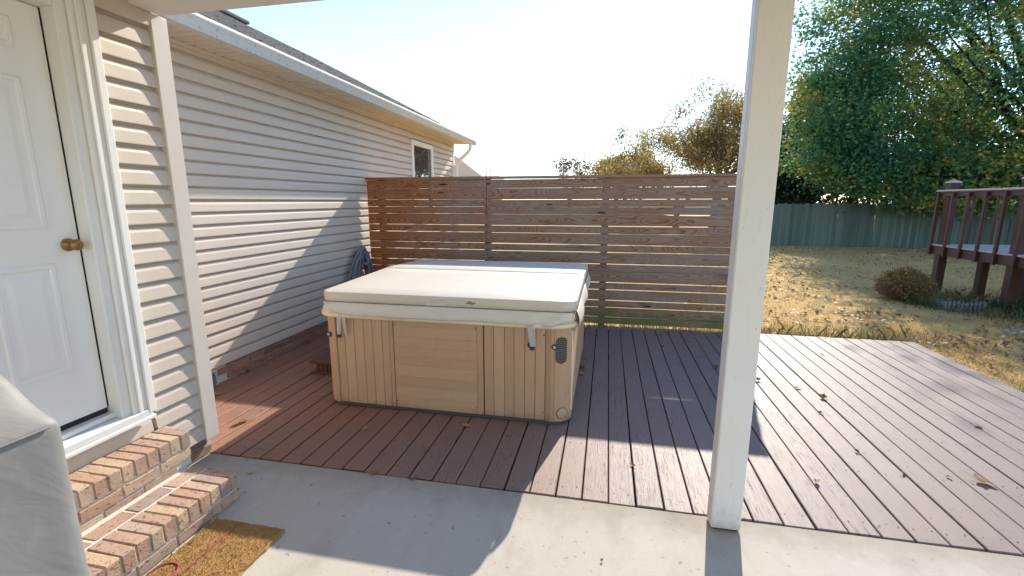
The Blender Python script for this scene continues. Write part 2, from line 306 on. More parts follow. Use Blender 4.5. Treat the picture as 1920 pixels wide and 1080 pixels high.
# ------------------------------------------------------------------ geometry helpers
class MB:
    def __init__(s): s.v = []; s.f = []; s.sm = []
    def add(s, vs, fs, smooth=False):
        o = len(s.v); s.v += [tuple(p) for p in vs]; s.f += [tuple(i + o for i in f) for f in fs]; s.sm += [smooth] * len(fs); return s
    def box(s, x0, x1, y0, y1, z0, z1, c=0.0):
        if c <= 0:
            vs = [(x, y, z) for x in (x0, x1) for y in (y0, y1) for z in (z0, z1)]
            return s.add(vs, [(0, 1, 3, 2), (4, 6, 7, 5), (0, 4, 5, 1), (2, 3, 7, 6), (0, 2, 6, 4), (1, 5, 7, 3)])
        X, Y, Z = (x0, x1), (y0, y1), (z0, z1); vs = []; ix = {}
        for a in (0, 1):
            for b in (0, 1):
                for d in (0, 1):
                    cx = X[a] + (c if a == 0 else -c); cy = Y[b] + (c if b == 0 else -c); cz = Z[d] + (c if d == 0 else -c)
                    for k, p in enumerate(((X[a], cy, cz), (cx, Y[b], cz), (cx, cy, Z[d]))): ix[a, b, d, k] = len(vs); vs.append(p)
        fs = []
        for a in (0, 1):
            q = [ix[a, 0, 0, 0], ix[a, 0, 1, 0], ix[a, 1, 1, 0], ix[a, 1, 0, 0]]; fs.append(q if a == 0 else q[::-1])
            q = [ix[0, a, 0, 1], ix[1, a, 0, 1], ix[1, a, 1, 1], ix[0, a, 1, 1]]; fs.append(q if a == 0 else q[::-1])
            q = [ix[0, 0, a, 2], ix[0, 1, a, 2], ix[1, 1, a, 2], ix[1, 0, a, 2]]; fs.append(q if a == 0 else q[::-1])
        for a in (0, 1):
            for b in (0, 1):
                fs.append((ix[a, b, 0, 0], ix[a, b, 1, 0], ix[a, b, 1, 1], ix[a, b, 0, 1]))
                fs.append((ix[a, 0, b, 0], ix[a, 1, b, 0], ix[a, 1, b, 2], ix[a, 0, b, 2]))
                fs.append((ix[0, a, b, 1], ix[1, a, b, 1], ix[1, a, b, 2], ix[0, a, b, 2]))
                for d in (0, 1): fs.append((ix[a, b, d, 0], ix[a, b, d, 1], ix[a, b, d, 2]))
        return s.add(vs, fs)
    def prism(s, prof, axis, a, b, caps=True, smooth=False):
        # prof: list of 2D points; axis 'x': (y,z), 'y': (x,z), 'z': (x,y)
        def P(p, t): return {'x': (t, p[0], p[1]), 'y': (p[0], t, p[1]), 'z': (p[0], p[1], t)}[axis]
        n = len(prof); vs = [P(p, a) for p in prof] + [P(p, b) for p in prof]
        s.add(vs, [(i, (i + 1) % n, n + (i + 1) % n, n + i) for i in range(n)], smooth)
        if caps: s.add(vs, [tuple(range(n))[::-1], tuple(range(n, 2 * n))])
        return s
    def tube(s, pts, rad, n=8, cap=True):
        pts = [Vector(p) for p in pts]; m = len(pts)
        if not isinstance(rad, (list, tuple)): rad = [rad] * m
        up = None; vs = []
        for i, p in enumerate(pts):
            d = (pts[min(i + 1, m - 1)] - pts[max(i - 1, 0)])
            d = d.normalized() if d.length > 1e-9 else Vector((0, 0, 1))
            if up is None: up = d.orthogonal().normalized()
            else:
                up = up - d * up.dot(d); up = up.normalized() if up.length > 1e-6 else d.orthogonal().normalized()
            w = d.cross(up)
            for k in range(n):
                a = 2 * math.pi * k / n; vs.append(p + (up * math.cos(a) + w * math.sin(a)) * rad[i])
        fs = [(i * n + k, i * n + (k + 1) % n, (i + 1) * n + (k + 1) % n, (i + 1) * n + k) for i in range(m - 1) for k in range(n)]
        s.add(vs, fs, True)
        if cap: s.add(vs[:n], [tuple(range(n))[::-1]]); s.add(vs[-n:], [tuple(range(n))])
        return s
    def lathe(s, prof, c, n=20, axis='z'):
        vs = []
        for (r, h) in prof:
            for k in range(n):
                a = 2 * math.pi * k / n; u, w = r * math.cos(a), r * math.sin(a)
                vs.append({'z': (c[0] + u, c[1] + w, c[2] + h), 'x': (c[0] + h, c[1] + u, c[2] + w), 'y': (c[0] + w, c[1] + h, c[2] + u)}[axis])
        m = len(prof)
        s.add(vs, [(i * n + k, i * n + (k + 1) % n, (i + 1) * n + (k + 1) % n, (i + 1) * n + k) for i in range(m - 1) for k in range(n)], True)
        s.add(vs[:n], [tuple(range(n))[::-1]]); s.add(vs[-n:], [tuple(range(n))]); return s
    def mesh(s, name, mat):
        me = bpy.data.meshes.new(name); me.from_pydata(s.v, [], s.f)
        me.polygons.foreach_set('use_smooth', s.sm)
        if mat: me.materials.append(MAT[mat] if isinstance(mat, str) else mat)
        me.update(); return me
    def build(s, name, mat, parent=None, loc=None):
        return link(name, s.mesh(name, mat), parent, loc)

def wloc(o):
    p = Vector(o.location)
    while o.parent: o = o.parent; p += Vector(o.location) if not o.get('_w') else Vector(o.location)
    return p
ORI = {}
def link(name, me, parent=None, loc=None):
    """mesh in world coordinates (or local to `loc`); keeps it in place under its parent"""
    o = bpy.data.objects.new(name, me); COL.objects.link(o)
    l = Vector(loc) if loc is not None else Vector((0, 0, 0)); ORI[o.name] = l
    if parent is not None: o.parent = parent; o.location = l - ORI[parent.name]
    else: o.location = l
    return o
def tag(o, label=None, cat=None, group=None, kind=None):
    if label: o['label'] = label
    if cat: o['category'] = cat
    if group: o['group'] = group
    if kind: o['kind'] = kind
    return o
def thing(name, label, cat, loc, group=None): return tag(link(name, None, None, loc), label, cat, group)
def bx(name, mat, parent, x0, x1, y0, y1, z0, z1, c=.003): return MB().box(x0, x1, y0, y1, z0, z1, c).build(name, mat, parent)
def cbx(name, mat, parent, x0, x1, y0, y1, z0, z1, c=.003, rot=None):
    """box with its origin at its own centre"""
    ctr = ((x0 + x1) / 2, (y0 + y1) / 2, (z0 + z1) / 2)
    hx, hy, hz = (x1 - x0) / 2, (y1 - y0) / 2, (z1 - z0) / 2
    o = MB().box(-hx, hx, -hy, hy, -hz, hz, c).build(name, mat, parent, ctr)
    if rot: o.rotation_euler = rot
    return o

def np_mesh(name, verts, faces, mat, parent=None, smooth=False):
    me = bpy.data.meshes.new(name); n, k = faces.shape
    me.vertices.add(len(verts)); me.vertices.foreach_set('co', verts.astype(np.float32).ravel())
    me.loops.add(n * k); me.loops.foreach_set('vertex_index', faces.astype(np.int32).ravel())
    me.polygons.add(n); me.polygons.foreach_set('loop_start', np.arange(0, n * k, k, dtype=np.int32))
    me.update(calc_edges=True); me.validate(); me.materials.append(MAT[mat])
    return link(name, me, parent)

def leaf_quads(pos, size, flat_=0.0):
    """diamond leaves folded a little along the midrib, random orientation"""
    n = len(pos); a = RN.normal(size=(n, 3)); a[:, 2] *= (1 - flat_); a /= np.linalg.norm(a, axis=1)[:, None] + 1e-9
    b = RN.normal(size=(n, 3)); b[:, 2] *= (1 - flat_); b -= a * (a * b).sum(1)[:, None]; b /= np.linalg.norm(b, axis=1)[:, None] + 1e-9
    c = np.cross(a, b); s = (size * (0.6 + .8 * RN.random(n)))[:, None]
    v = np.stack([pos - a * s * .6, pos + b * s * .42 + c * s * .12, pos + a * s * .6, pos - b * s * .42 + c * s * .12], 1).reshape(-1, 3)
    f = np.arange(n * 4).reshape(n, 4); return v, f

def branches(mb, p, d, length, rad, depth, ends, rng, up=.25, spread=.55, taper=.62, nseg=4, kids=(2, 3), sides=6):
    pts = [Vector(p)]; rr = [rad]; d = Vector(d).normalized()
    for i in range(nseg):
        d = (d + Vector((rng.gauss(0, .14), rng.gauss(0, .14), rng.gauss(0, .1) + up * .12))).normalized()
        pts.append(pts[-1] + d * length / nseg); rr.append(rad * (1 - (1 - taper) * (i + 1) / nseg))
    mb.tube(pts, rr, max(3, sides), cap=False)
    if depth <= 0: ends.append(pts[-1]); ends.append(pts[-2]); return
    for k in range(rng.randint(*kids)):
        j = rng.choice([nseg - 1, nseg, nseg]) if depth < 3 else rng.choice([2, 3, nseg])
        nd = (d + Vector((rng.gauss(0, spread), rng.gauss(0, spread), rng.gauss(0, spread * .6) + up))).normalized()
        branches(mb, pts[j], nd, length * rng.uniform(.6, .85), rr[j] * .72, depth - 1, ends, rng, up, spread, taper, 3, kids, sides - 1)

# ------------------------------------------------------------------ the setting: lawn and patio
LZ = -.15
def lawn_h(x, y):
    return LZ - .06 * np.clip((y - 9) / 12, 0, 1) + .025 * np.sin(x * .7 + 1.3) * np.sin(y * .55)
def make_lawn():
    xs = np.concatenate([np.linspace(-400, -12, 12), np.linspace(-10, 26, 73), np.linspace(30, 400, 12)])
    ys = np.concatenate([np.linspace(-300, -6, 8), np.linspace(-4, 32, 73), np.linspace(36, 600, 14)])
    X, Y = np.meshgrid(xs, ys); Z = lawn_h(X, Y)
    v = np.stack([X, Y, Z], -1).reshape(-1, 3); nx = len(xs)
    i, j = np.meshgrid(np.arange(nx - 1), np.arange(len(ys) - 1)); a = (j * nx + i).ravel()
    o = np_mesh('lawn', v, np.stack([a, a + 1, a + nx + 1, a + nx], 1), 'lawn_soil'); o.data.polygons.foreach_set('use_smooth', [True] * len(o.data.polygons))
    tag(o, 'dry tan lawn littered with fallen leaves behind the deck', 'lawn', kind='structure')
make_lawn()
DY0, DY1 = 2.445, 6.35
DX0, DX1 = -3.56, 3.79
slab = bx('patio_slab', 'concrete', None, -3.4, 6.0, -4.5, DY0 - .012, -.25, 0, .006)
tag(slab, 'pale concrete patio slab in the foreground', 'patio', kind='structure')

# ------------------------------------------------------------------ house
XN, XF = -2.63, -3.57          # siding planes of the two wall parts
YC = 2.48                      # corner where the wall steps back
YE = 10.58                     # far corner
house = thing('house', 'beige vinyl sided house with brick foundation, white door and grey shingle roof', 'house', (XF, YC, 0))
PITCH_L = .1112
def lap_profile(x, z, h):
    # outward is +x: butt at the bottom, shallow cove near the top
    return [(x - .012, z - .001), (x + .0240, z - .001), (x + .0246, z + .004), (x + .0185, z + h * .58), (x + .0115, z + h * .76), (x - .001, z + h * .87), (x - .009, z + h * .92), (x - .0075, z + h + .002), (x - .012, z + h + .002)]
def sided_wall(name, x, segs, z0, z1, seed, skip=None):
    w = link(name, None, house, (x, segs[0], 0)); rng = random.Random(seed); z = z0; k = 0
    while z < z1 - .02:
        h = min(PITCH_L, z1 - z); cuts = [segs[0]] + ([c for c in sorted(segs[1](k, rng)) if segs[0] < c < segs[2]]) + [segs[2]]
        for i in range(len(cuts) - 1):
            off = .0 if i % 2 == 0 else .0016; a = cuts[i] - (.012 if i else 0); b = cuts[i + 1]
            parts = [(a, b)]
            if skip:
                y0, y1, s0, s1 = skip
                if z + h > s0 and z < s1: parts = [(p, q) for p, q in ((a, min(b, y0)), (max(a, y1), b)) if q - p > .01]
            for (p, q) in parts:
                yc = (p + q) / 2
                pr = [(u - x + off, v_ - z) for u, v_ in lap_profile(x, z, h)]
                o = MB().prism(pr, 'y', p - yc, q - yc).build('siding_board', 'siding', w, (x, yc, z))
                o.rotation_euler = (rng.gauss(0, .00025), rng.gauss(0, .0012), 0)
        z += PITCH_L; k += 1
    return w
# wall behind the laps
wn_ = link('wall_core', None, house, (XF, YC, 0)); wn_.name = 'wall_core'
core = MB().box(XF - .15, XF - .013, YC, 8.17, .15, 3.05).box(XF - .15, XF - .013, 9.23, YE, .15, 3.05).box(XF - .15, XF - .013, 8.17, 9.23, .15, 1.5).box(XF - .15, XF - .013, 8.17, 9.23, 2.815, 3.05).box(XF - .15, XF - .1, 8.17, 9.23, 1.5, 2.815).box(XN - .15, XN - .013, -3.0, .93, .1, 2.95).box(XN - .15, XN - .013, 1.99, YC - .004, .1, 2.95).box(XN - .15, XN - .013, .93, 1.99, 2.66, 2.95).box(XN - .15, XN - .013, .93, 1.99, .1, .44)
core.box(XF - .15, XN - .16, YC - .15, YC - .002, .0, 3.05)
bpy.data.objects.remove(wn_)
core.build('wall_core', 'siding', house)
sided_wall('siding_wall', XF, (YC, lambda k, r: [3.93] if k in (22, 23) else ([5.2 + (k % 3) * .9, 8.8 - (k % 4) * .6] if k % 2 else [6.9 + r.random()]), YE), .172, 3.03, 3, (8.17, 9.23, 1.5, 2.82))
sided_wall('siding_wall', XN, (2.085, lambda k, r: [], 2.40), .135, 2.80, 4)
# lower strip of siding under the door sill
for i, z in enumerate((.26, .36)):
    MB().prism([(a - XN, b - z) for a, b in lap_profile(XN, z, .105)], 'y', -.56, .56).build('siding_board', 'siding', house, (XN, 1.5, z))
bx('corner_trim', 'corner_vinyl', house, XN - .02, XN + .038, 2.385, YC + .012, .118, 2.765, .004)
bx('corner_trim', 'trim_white', house, XF - .05, XF + .03, YE - .075, YE + .015, .16, 3.02, .004)
bx('frieze_trim', 'siding', house, XN, XN + .034, 2.05, 2.40, 2.69, 2.80, .003)
bx('frieze_trim', 'siding', house, XF, XF + .028, YC + .03, YE, 2.985, 3.028, .003)
# end gable wall behind far corner
bx('gable_wall', 'siding', house, -11.0, XF - .16, YE - .15, YE, .1, 3.05)

# foundation of separate bricks under the far wall
fnd = link('foundation', None, house, (XF, YC, -.1))
MB().box(XF - .2, XF - .012, YC, YE, -.2, .166).box(XN - .2, XN - .012, 2.06, YC - .02, -.1, .128).box(XF - .2, XN - .21, YC - .16, YC - .025, -.1, .128).build('mortar_bed', 'mortar', fnd)
def brick_mesh(name, lx, ly, lz, seed, j=.002):
    rg = random.Random(seed); m = MB().box(-lx / 2, lx / 2, -ly / 2, ly / 2, -lz / 2, lz / 2, .0045)
    m.v = [(a + rg.uniform(-j, j), b + rg.uniform(-j, j), c + rg.uniform(-j, j)) for a, b, c in m.v]; return m
redm = [brick_mesh('brick', .09, .194, .057, i).mesh('brick', 'brick_red') for i in range(5)]
redh = [brick_mesh('brick', .09, .092, .057, i + 20).mesh('brick', 'brick_red') for i in range(3)]
def put(name, me, parent, loc, rot=None):
    o = link(name, me, parent, loc)
    if rot: o.rotation_euler = rot
    return o
for k in range(4):
    z = -.052 + k * .0672; y = 3.50 + (.102 if k % 2 else 0)
    while y < 6.9:
        put('brick', R.choice(redm), fnd, (XF - .045 + R.uniform(-.0015, .0015), y + .1, z + .02), (0, 0, R.gauss(0, .004))); y += .2045
for k, z in enumerate((.035, .1)):
    put('brick', R.choice(redm), fnd, (XN - .045, 2.355 - (k % 2) * .03, z), None)
# foundation vent
vent = bx('foundation_vent', 'far_wall', fnd, XF - .02, XF + .012, 3.20, 3.475, -.005, .158, .003)
for i in range(5):
    MB().prism([(XF + .012, .012 + i * .029), (XF + .032, .002 + i * .029), (XF + .034, .006 + i * .029), (XF + .012, .022 + i * .029)], 'y', 3.22, 3.445).build('louvre', 'edging_grey', vent)

# eave: soffit panels, fascia, gutter, roof
XE = -3.20
YR = 10.88
soff = link('soffit', None, house, (XE, YC, 3.03))
y = YC + .04; pw = .1035
while y < YR - .02:
    w = min(pw, YR - y)
    MB().prism([(y, 3.036), (y, 3.018), (y + w * .62, 3.020), (y + w * .70, 3.032), (y + w, 3.032), (y + w, 3.036)], 'x', XF, XE - .01).build('soffit_panel', 'soffit_vinyl', soff)
    y += pw
bx('soffit_trim', 'soffit_vinyl', soff, XF + .001, XF + .03, YC + .03, YR - .3, 2.996, 3.0165, .003)
bx('fascia', 'trim_white', house, XE - .02, XE + .0, YC - .5, YR, 3.005, 3.13, .002)
gut = MB(); gp = [(XE + .002, 3.10), (XE + .002, 3.0), (XE + .06, 3.0), (XE + .075, 3.03), (XE + .088, 3.06), (XE + .10, 3.078), (XE + .10, 3.102), (XE + .085, 3.102), (XE + .085, 3.092), (XE + .012, 3.092)]
gut.prism(gp, 'y', YC - .5, YR + .01)
g = gut.build('gutter', 'gutter_metal', house)
bx('gutter_lip', 'trim_white', g, XE + .078, XE + .106, YC - .5, YR + .012, 3.083, 3.108, .004)
MB().box(XE + .0, XE + .102, YR + .011, YR + .016, 2.998, 3.106, .001).build('gutter_end_cap', 'gutter_metal', g)
for k in range(9): bx('gutter_strap', 'alu_sill', g, XE + .0, XE + .1, 3.2 + k * .85, 3.22 + k * .85, 3.1085, 3.111, .0008)
# downspout with its elbow
ds = [(XE + .045, YR - .28, 3.0), (XE + .045, YR - .28, 2.93), (XE + .035, YR - .28, 2.88), (XE - .02, YR - .28, 2.81), (XF + .16, YR - .275, 2.66), (XF + .09, YR - .27, 2.58), (XF + .06, YR - .27, 2.5), (XF + .06, YR - .27, .1)]
dm = MB().tube(ds, .042, 10); dm.build('downspout', 'trim_white', house)
# roof
S = .509; XR = -7.35
zr0 = 3.115; roof = link('roof', None, house, (XR, 6, 4))
zt = lambda x: zr0 + S * (XE - .0 - x)
MB().prism([(XE + .02, zr0 - .03), (XR, zt(XR) - .04), (2 * XR - XE, zr0 - .03), (2 * XR - XE, zr0 - .1), (XR, zt(XR) - .14), (XE + .02, zr0 - .09)], 'y', YC + .0, YR).build('roof_deck', 'far_wall', roof)
# the gable infill
MB().prism([(XF, 3.05), (XR, zt(XR) - .16), (2 * XR - XF, 3.05)], 'y', YE - .12, YE - .002).build('gable', 'siding', roof)
dx = .14; n = int((XE + .045 - XR) / dx) + 1
for k in range(n):
    x0 = XE + .045 - k * dx; x1 = x0 - dx * 1.35; z0 = zr0 - .022 + S * (XE + .02 - x0); 
    m = MB(); y = YC; rg = random.Random(k)
    while y < YR + .02:
        w = rg.choice((.14, .17, .22, .3)); y1 = min(y + w, YR + .02); th = rg.choice((.006, .012, .012)); e = rg.uniform(-.006, .006)
        zA = z0 + .018; zB = zr0 - .022 + S * (XE + .02 - x1) + .006
        m.add([(x0 + e, y, zA + th), (x0 + e, y1, zA + th), (x1, y1, zB), (x1, y, zB), (x0 + e, y, zA - .004), (x0 + e, y1, zA - .004)], [(0, 1, 2, 3), (4, 5, 1, 0)]); y = y1
    tag(m.build('shingle_course', 'shingle', roof), kind='stuff')
bx('ridge_vent', 'shingle', roof, XR - .14, XR + .14, 3.0, 8.85, zt(XR) - .02, zt(XR) + .055, .02)
MB().prism([(XE + .05, zr0 - .04), (XE + .05, zr0 - .0), (XR, zt(XR) + .02), (XR, zt(XR) - .05)], 'y', YR + .021, YR + .04).build('rake_trim', 'trim_white', roof)

# window in the far wall
win = link('window', None, house, (XF, 8.7, 2.1)); wy0, wy1, wz0, wz1 = 8.17, 9.23, 1.5, 2.815
for a in ((wy0, wy0 + .085, wz0, wz1), (wy1 - .085, wy1, wz0, wz1), (wy0 + .085, wy1 - .085, wz1 - .085, wz1), (wy0 + .085, wy1 - .085, wz0, wz0 + .085)):
    bx('frame', 'trim_white', win, XF, XF + .035, *a, .004)
bx('sash', 'trim_white', win, XF - .02, XF + .006, wy0 + .085, wy1 - .085, 2.10, 2.14, .003)
bx('pane', 'window_glass', win, XF - .012, XF - .006, wy0 + .085, wy1 - .085, 2.14, wz1 - .085, .001)
bx('pane', 'window_glass', win, XF - .022, XF - .016, wy0 + .085, wy1 - .085, wz0 + .085, 2.10, .001)

# door, its frame and threshold (door leaf recessed in the jamb)
XD = XN - .075
dY0, dY1, dZ0, dZ1 = 1.005, 1.905, .575, 2.62
frm = link('door_frame', None, house, (XN, 1.5, .5))
bx('jamb', 'trim_white', frm, XD - .03, XN + .012, dY1 + .004, dY1 + .10, .50, dZ1 + .1, .004)
bx('brick_mould', 'trim_white', frm, XN + .0125, XN + .036, dY1 + .052, dY1 + .176, .488, dZ1 + .12, .008)
bx('brick_mould', 'trim_white', frm, XN + .0365, XN + .048, dY1 + .075, dY1 + .1, .489, dZ1 + .12, .004)
bx('brick_mould', 'trim_white', frm, XN + .0365, XN + .052, dY1 + .125, dY1 + .17, .489, dZ1 + .12, .006)
bx('jamb', 'trim_white', frm, XD - .03, XN + .012, dY0 - .1, dY0 - .004, .50, dZ1 + .1, .004)
bx('jamb', 'trim_white', frm, XD - .03, XN + .012, dY0 - .003, dY1 + .003, dZ1 + .004, dZ1 + .1, .004)
bx('weather_strip', 'black_rubber', frm, XD - .02, XD + .004, dY1 + .0005, dY1 + .0035, .58, dZ1, .0005)
th = bx('threshold', 'alu_sill', frm, XD - .06, XN + .05, .9, 2.055, .478, .515, .004)
bx('threshold_step', 'alu_sill', th, XD - .05, XD + .045, .95, 1.96, .516, .545, .006)
bx('sill_nosing', 'trim_white', th, XN + .03, XN + .062, .9, 2.06, .455, .477, .004)
bx('door_sweep', 'black_rubber', frm, XD - .05, XD - .004, dY0, dY1, .546, .574, .002)
door = bx('door', 'door_white', house, XD - .048, XD, dY0, dY1, dZ0, dZ1, .003)
def door_panel(y0, y1, z0, z1):
    m = MB(); x = XD
    rings = [(0, .0), (.008, .007), (.022, .007), (.03, -.0), (.05, -.0), (.075, .006)]
    vs = []
    for d, h in rings: vs += [(x + .0005 + h, y0 + d, z0 + d), (x + .0005 + h, y1 - d, z0 + d), (x + .0005 + h, y1 - d, z1 - d), (x + .0005 + h, y0 + d, z1 - d)]
    fs = [(i * 4 + k, i * 4 + (k + 1) % 4, i * 4 + 4 + (k + 1) % 4, i * 4 + 4 + k) for i in range(len(rings) - 1) for k in range(4)] + [tuple((len(rings) - 1) * 4 + k for k in range(4))]
    m.add(vs, fs).build('panel_moulding', 'door_white', door)
for (a, b) in ((1.13, 1.39), (1.52, 1.78)):
    door_panel(a, b, .84, 1.405); door_panel(a, b, 1.575, 2.28); door_panel(a, b, 2.40, 2.54)
kn = MB().lathe([(.033, 0), (.034, .004), (.030, .010), (.012, .012), (.011, .032), (.018, .036), (.027, .046), (.029, .056), (.026, .066), (.015, .072)], (XD + .001, 1.852, 1.49), 20, 'x')
kb = kn.build('door_knob', 'brass', door)
MB().lathe([(.004, 0), (.004, .0012)], (XD + .0735, 1.852, 1.49), 8, 'x').build('keyhole', 'dark_metal', kb)

# porch roof overhead: beam and flat ceiling
porch = thing('porch_roof', 'flat beige porch ceiling and beam overhead at the top left', 'porch roof', (XN, 2.3, 2.76))
bx('beam', 'beam_wrap', porch, XN + .036, 3.2, 2.26, 2.455, 2.766, 3.05, .006)
bx('ceiling', 'ceiling_white', porch, XN + .04, 3.2, -2.6, 2.255, 2.83, 2.90, .004)
bx('channel_trim', 'siding', porch, XN + .004, XN + .0345, 1.9, 2.384, 2.785, 2.83, .003)
bx('roof_skin', 'shingle', porch, XN - .1, 3.3, -2.7, 2.5, 3.052, 3.1, .004)
post = thing('porch_post', 'square cream wrapped porch post standing at the edge of the concrete patio', 'post', (.67, 2.37, 0))
bx('shaft', 'post_paint', post, .597, .743, 2.322, 2.428, .012, 2.764, .006)
bx('seam_strip', 'post_paint', post, .5955, .5968, 2.35, 2.40, .012, 2.764, .0004)
bx('base_plate', 'dark_metal', post, .615, .735, 2.335, 2.42, .0005, .0115, .002)

# ------------------------------------------------------------------ brick steps
steps = thing('brick_steps', 'two sunlit tan brick steps below the white door', 'steps', (-2.3, 1.5, 0))
SY0, SY1 = .80, 2.06
MB().box(-2.60, -2.058, SY0, SY1 - .008, .0, .158).box(-2.60, -2.402, SY0, SY1 + .03, .158, .357).build('mortar_core', 'mortar', steps)
row = [brick_mesh('brick', .2, .0605, .093, 40 + i, .0018).mesh('brick', 'brick_tan') for i in range(6)]
stb = [brick_mesh('brick', .092, .196, .058, 60 + i, .0018).mesh('brick', 'brick_tan') for i in range(5)]
def lay_steps(xf, zt_, y0, y1, nlow):
    y = y1 - .03
    while y > y0:
        put('brick', R.choice(row), steps, (xf - .1 + R.uniform(-.002, .002), y, zt_ - .0465 + R.uniform(-.001, .001)), (R.gauss(0, .006), 0, R.gauss(0, .008))); y -= .0672
    for k in range(nlow):
        y = y1 - .1 - (k % 2) * .1; z = zt_ - .134 - k * .0675
        while y > y0:
            put('brick', R.choice(stb), steps, (xf - .046 + R.uniform(-.002, .001), y, z), (0, R.gauss(0, .004), R.gauss(0, .004))); y -= .206
lay_steps(-2.05, .166, SY0, SY1, 1)
lay_steps(-2.394, .366, SY0, SY1 + .035, 2)
y = SY1 - .1
while y > SY0:
    put('brick', R.choice(stb), steps, (-2.315, y, .1325), None)
    put('brick', R.choice(stb), steps, (-2.555, y + .07, .3325), None); y -= .206

# coir mat at the foot of the steps
matt = thing('door_mat', 'brown coir doormat with a thin red line drawing at the foot of the steps', 'doormat', (-1.8, 1.5, 0))
def mat_mesh():
    rg = random.Random(3); nx, ny = 14, 26; m = MB(); x0, x1, y0, y1 = -2.02, -1.60, 1.13, 1.855; vs = []
    for j in range(ny + 1):
        for i in range(nx + 1):
            ex = rg.uniform(-.006, .006) if i in (0, nx) else 0; ey = rg.uniform(-.006, .006) if j in (0, ny) else 0
            vs.append((x0 + (x1 - x0) * i / nx + ex, y0 + (y1 - y0) * j / ny + ey, .016 + rg.uniform(-.0012, .0012)))
    nv = len(vs); vs += [(x, y, .001) for x, y, z in vs]; fs = []
    for j in range(ny):
        for i in range(nx): a = j * (nx + 1) + i; fs.append((a, a + 1, a + nx + 2, a + nx + 1))
    bd = [i for i in range(nx + 1)] + [j * (nx + 1) + nx for j in range(1, ny + 1)] + [ny * (nx + 1) + i for i in range(nx - 1, -1, -1)] + [j * (nx + 1) for j in range(ny - 1, 0, -1)]
    for a, b in zip(bd, bd[1:] + bd[:1]): fs.append((b, a, a + nv, b + nv))
    return m.add(vs, fs)
pile = mat_mesh().build('pile', 'coir', matt)
def fibres():
    n = 9000; p = np.stack([RN.uniform(-2.02, -1.6, n), RN.uniform(1.13, 1.855, n), np.full(n, .014)], 1)
    d = RN.normal(size=(n, 3)) * .0055; d[:, 2] = .006 + np.abs(d[:, 2]); w = RN.normal(size=(n, 3)) * .0011; w[:, 2] = 0
    v = np.stack([p - w, p + w, p + d], 1).reshape(-1, 3); o = np_mesh('fibres', v, np.arange(n * 3).reshape(n, 3), 'coir', matt); tag(o, kind='stuff')
fibres()
MB().tube([(-1.868 + .012 * math.sin(i * 2.1) * .2, 1.835 - i * .06, .0185) for i in range(12)], .0042, 6).build('red_line', 'mat_print', matt)
MB().tube([(-1.955 + .062 * math.cos(a), 1.47 + .075 * math.sin(a), .0185) for a in [i * math.pi * 1.5 / 16 - .3 for i in range(17)]], .0042, 6).build('red_loop', 'mat_print', matt)

# ------------------------------------------------------------------ grill under its cover
grill = thing('covered_grill', 'barbecue grill under a wrinkled grey fabric cover at the left edge', 'grill', (-1.73, .3, 0))
def grill_cover():
    lev = [(.10, -2.0, -1.445, -.42, .895, .02), (.4, -2.01, -1.44, -.43, .90, .03), (.7, -2.005, -1.438, -.43, .902, .03), (.95, -2.0, -1.442, -.43, .905, .025), (1.06, -2.0, -1.447, -.43, .906, .014), (1.104, -2.0, -1.450, -.43, .909, .008), (1.116, -2.0, -1.453, -.43, .909, .008),
           (1.150, -2.0, -1.492, -.42, .900, .016), (1.20, -1.99, -1.535, -.40, .902, .04), (1.25, -1.98, -1.59, -.38, .896, .05), (1.295, -1.96, -1.655, -.34, .88, .06), (1.325, -1.91, -1.73, -.26, .84, .06)]
    N = 96; vs = []; rg = random.Random(5)
    folds = [(rg.random(), rg.uniform(.01, .03), rg.uniform(-.2, .3)) for _ in range(16)]
    for li, (z, x0, x1, y0, y1, r) in enumerate(lev):
        per = []
        hx, hy = (x1 - x0) / 2, (y1 - y0) / 2; cx, cy = (x0 + x1) / 2, (y0 + y1) / 2; L = 4 * (hx + hy)
        for k in range(N):
            t = k / N * L
            if t < 2 * hy: p = (hx, -hy + t); nrm = (1, 0)
            elif t < 2 * hy + 2 * hx: p = (hx - (t - 2 * hy), hy); nrm = (0, 1)
            elif t < 4 * hy + 2 * hx: p = (-hx, hy - (t - 2 * hy - 2 * hx)); nrm = (-1, 0)
            else: p = (-hx + (t - 4 * hy - 2 * hx), -hy); nrm = (0, -1)
            px, py = p; qx = max(abs(px) - (hx - r), 0); qy = max(abs(py) - (hy - r), 0); q = math.hypot(qx, qy)
            if q > r and qx > 0 and qy > 0: px = math.copysign(hx - r + qx * r / q, px); py = math.copysign(hy - r + qy * r / q, py)
            dd = 0; amp = max(0, 1 - z / 1.11)
            for (u, a, sl) in folds:
                du = abs(((k / N - u - sl * (1.1 - z) * .12) + .5) % 1 - .5); dd += a * 1.2 * math.exp(-(du / .022) ** 2) * (amp * .9 + .1 * (z < 1.11))
            dz = .006 * math.sin(k * .9 + z * 20) if li > 5 else 0
            vs.append((cx + px + nrm[0] * dd, cy + py + nrm[1] * dd, z + dz))
    n = len(lev); fs = [(i * N + k, i * N + (k + 1) % N, (i + 1) * N + (k + 1) % N, (i + 1) * N + k) for i in range(n - 1) for k in range(N)] + [tuple((n - 1) * N + k for k in range(N))]
    o = MB().add(vs, fs, True).build('cover', 'cover_fabric', grill)
    sm = o.modifiers.new('sub', 'SUBSURF'); sm.levels = 1; sm.render_levels = 1
    return o
gc = grill_cover()
MB().tube([(-1.447, y, 1.113) for y in (-.4, 0, .4, .7, .87)], .0035, 6).build('hem_seam', 'cover_fabric', gc)
MB().lathe([(.0, 0), (.075, 0), (.076, .003), (.066, .004), (.0, .004)], (-1.437, .662, 1.01), 28, 'x').build('badge', 'black_rubber', gc)
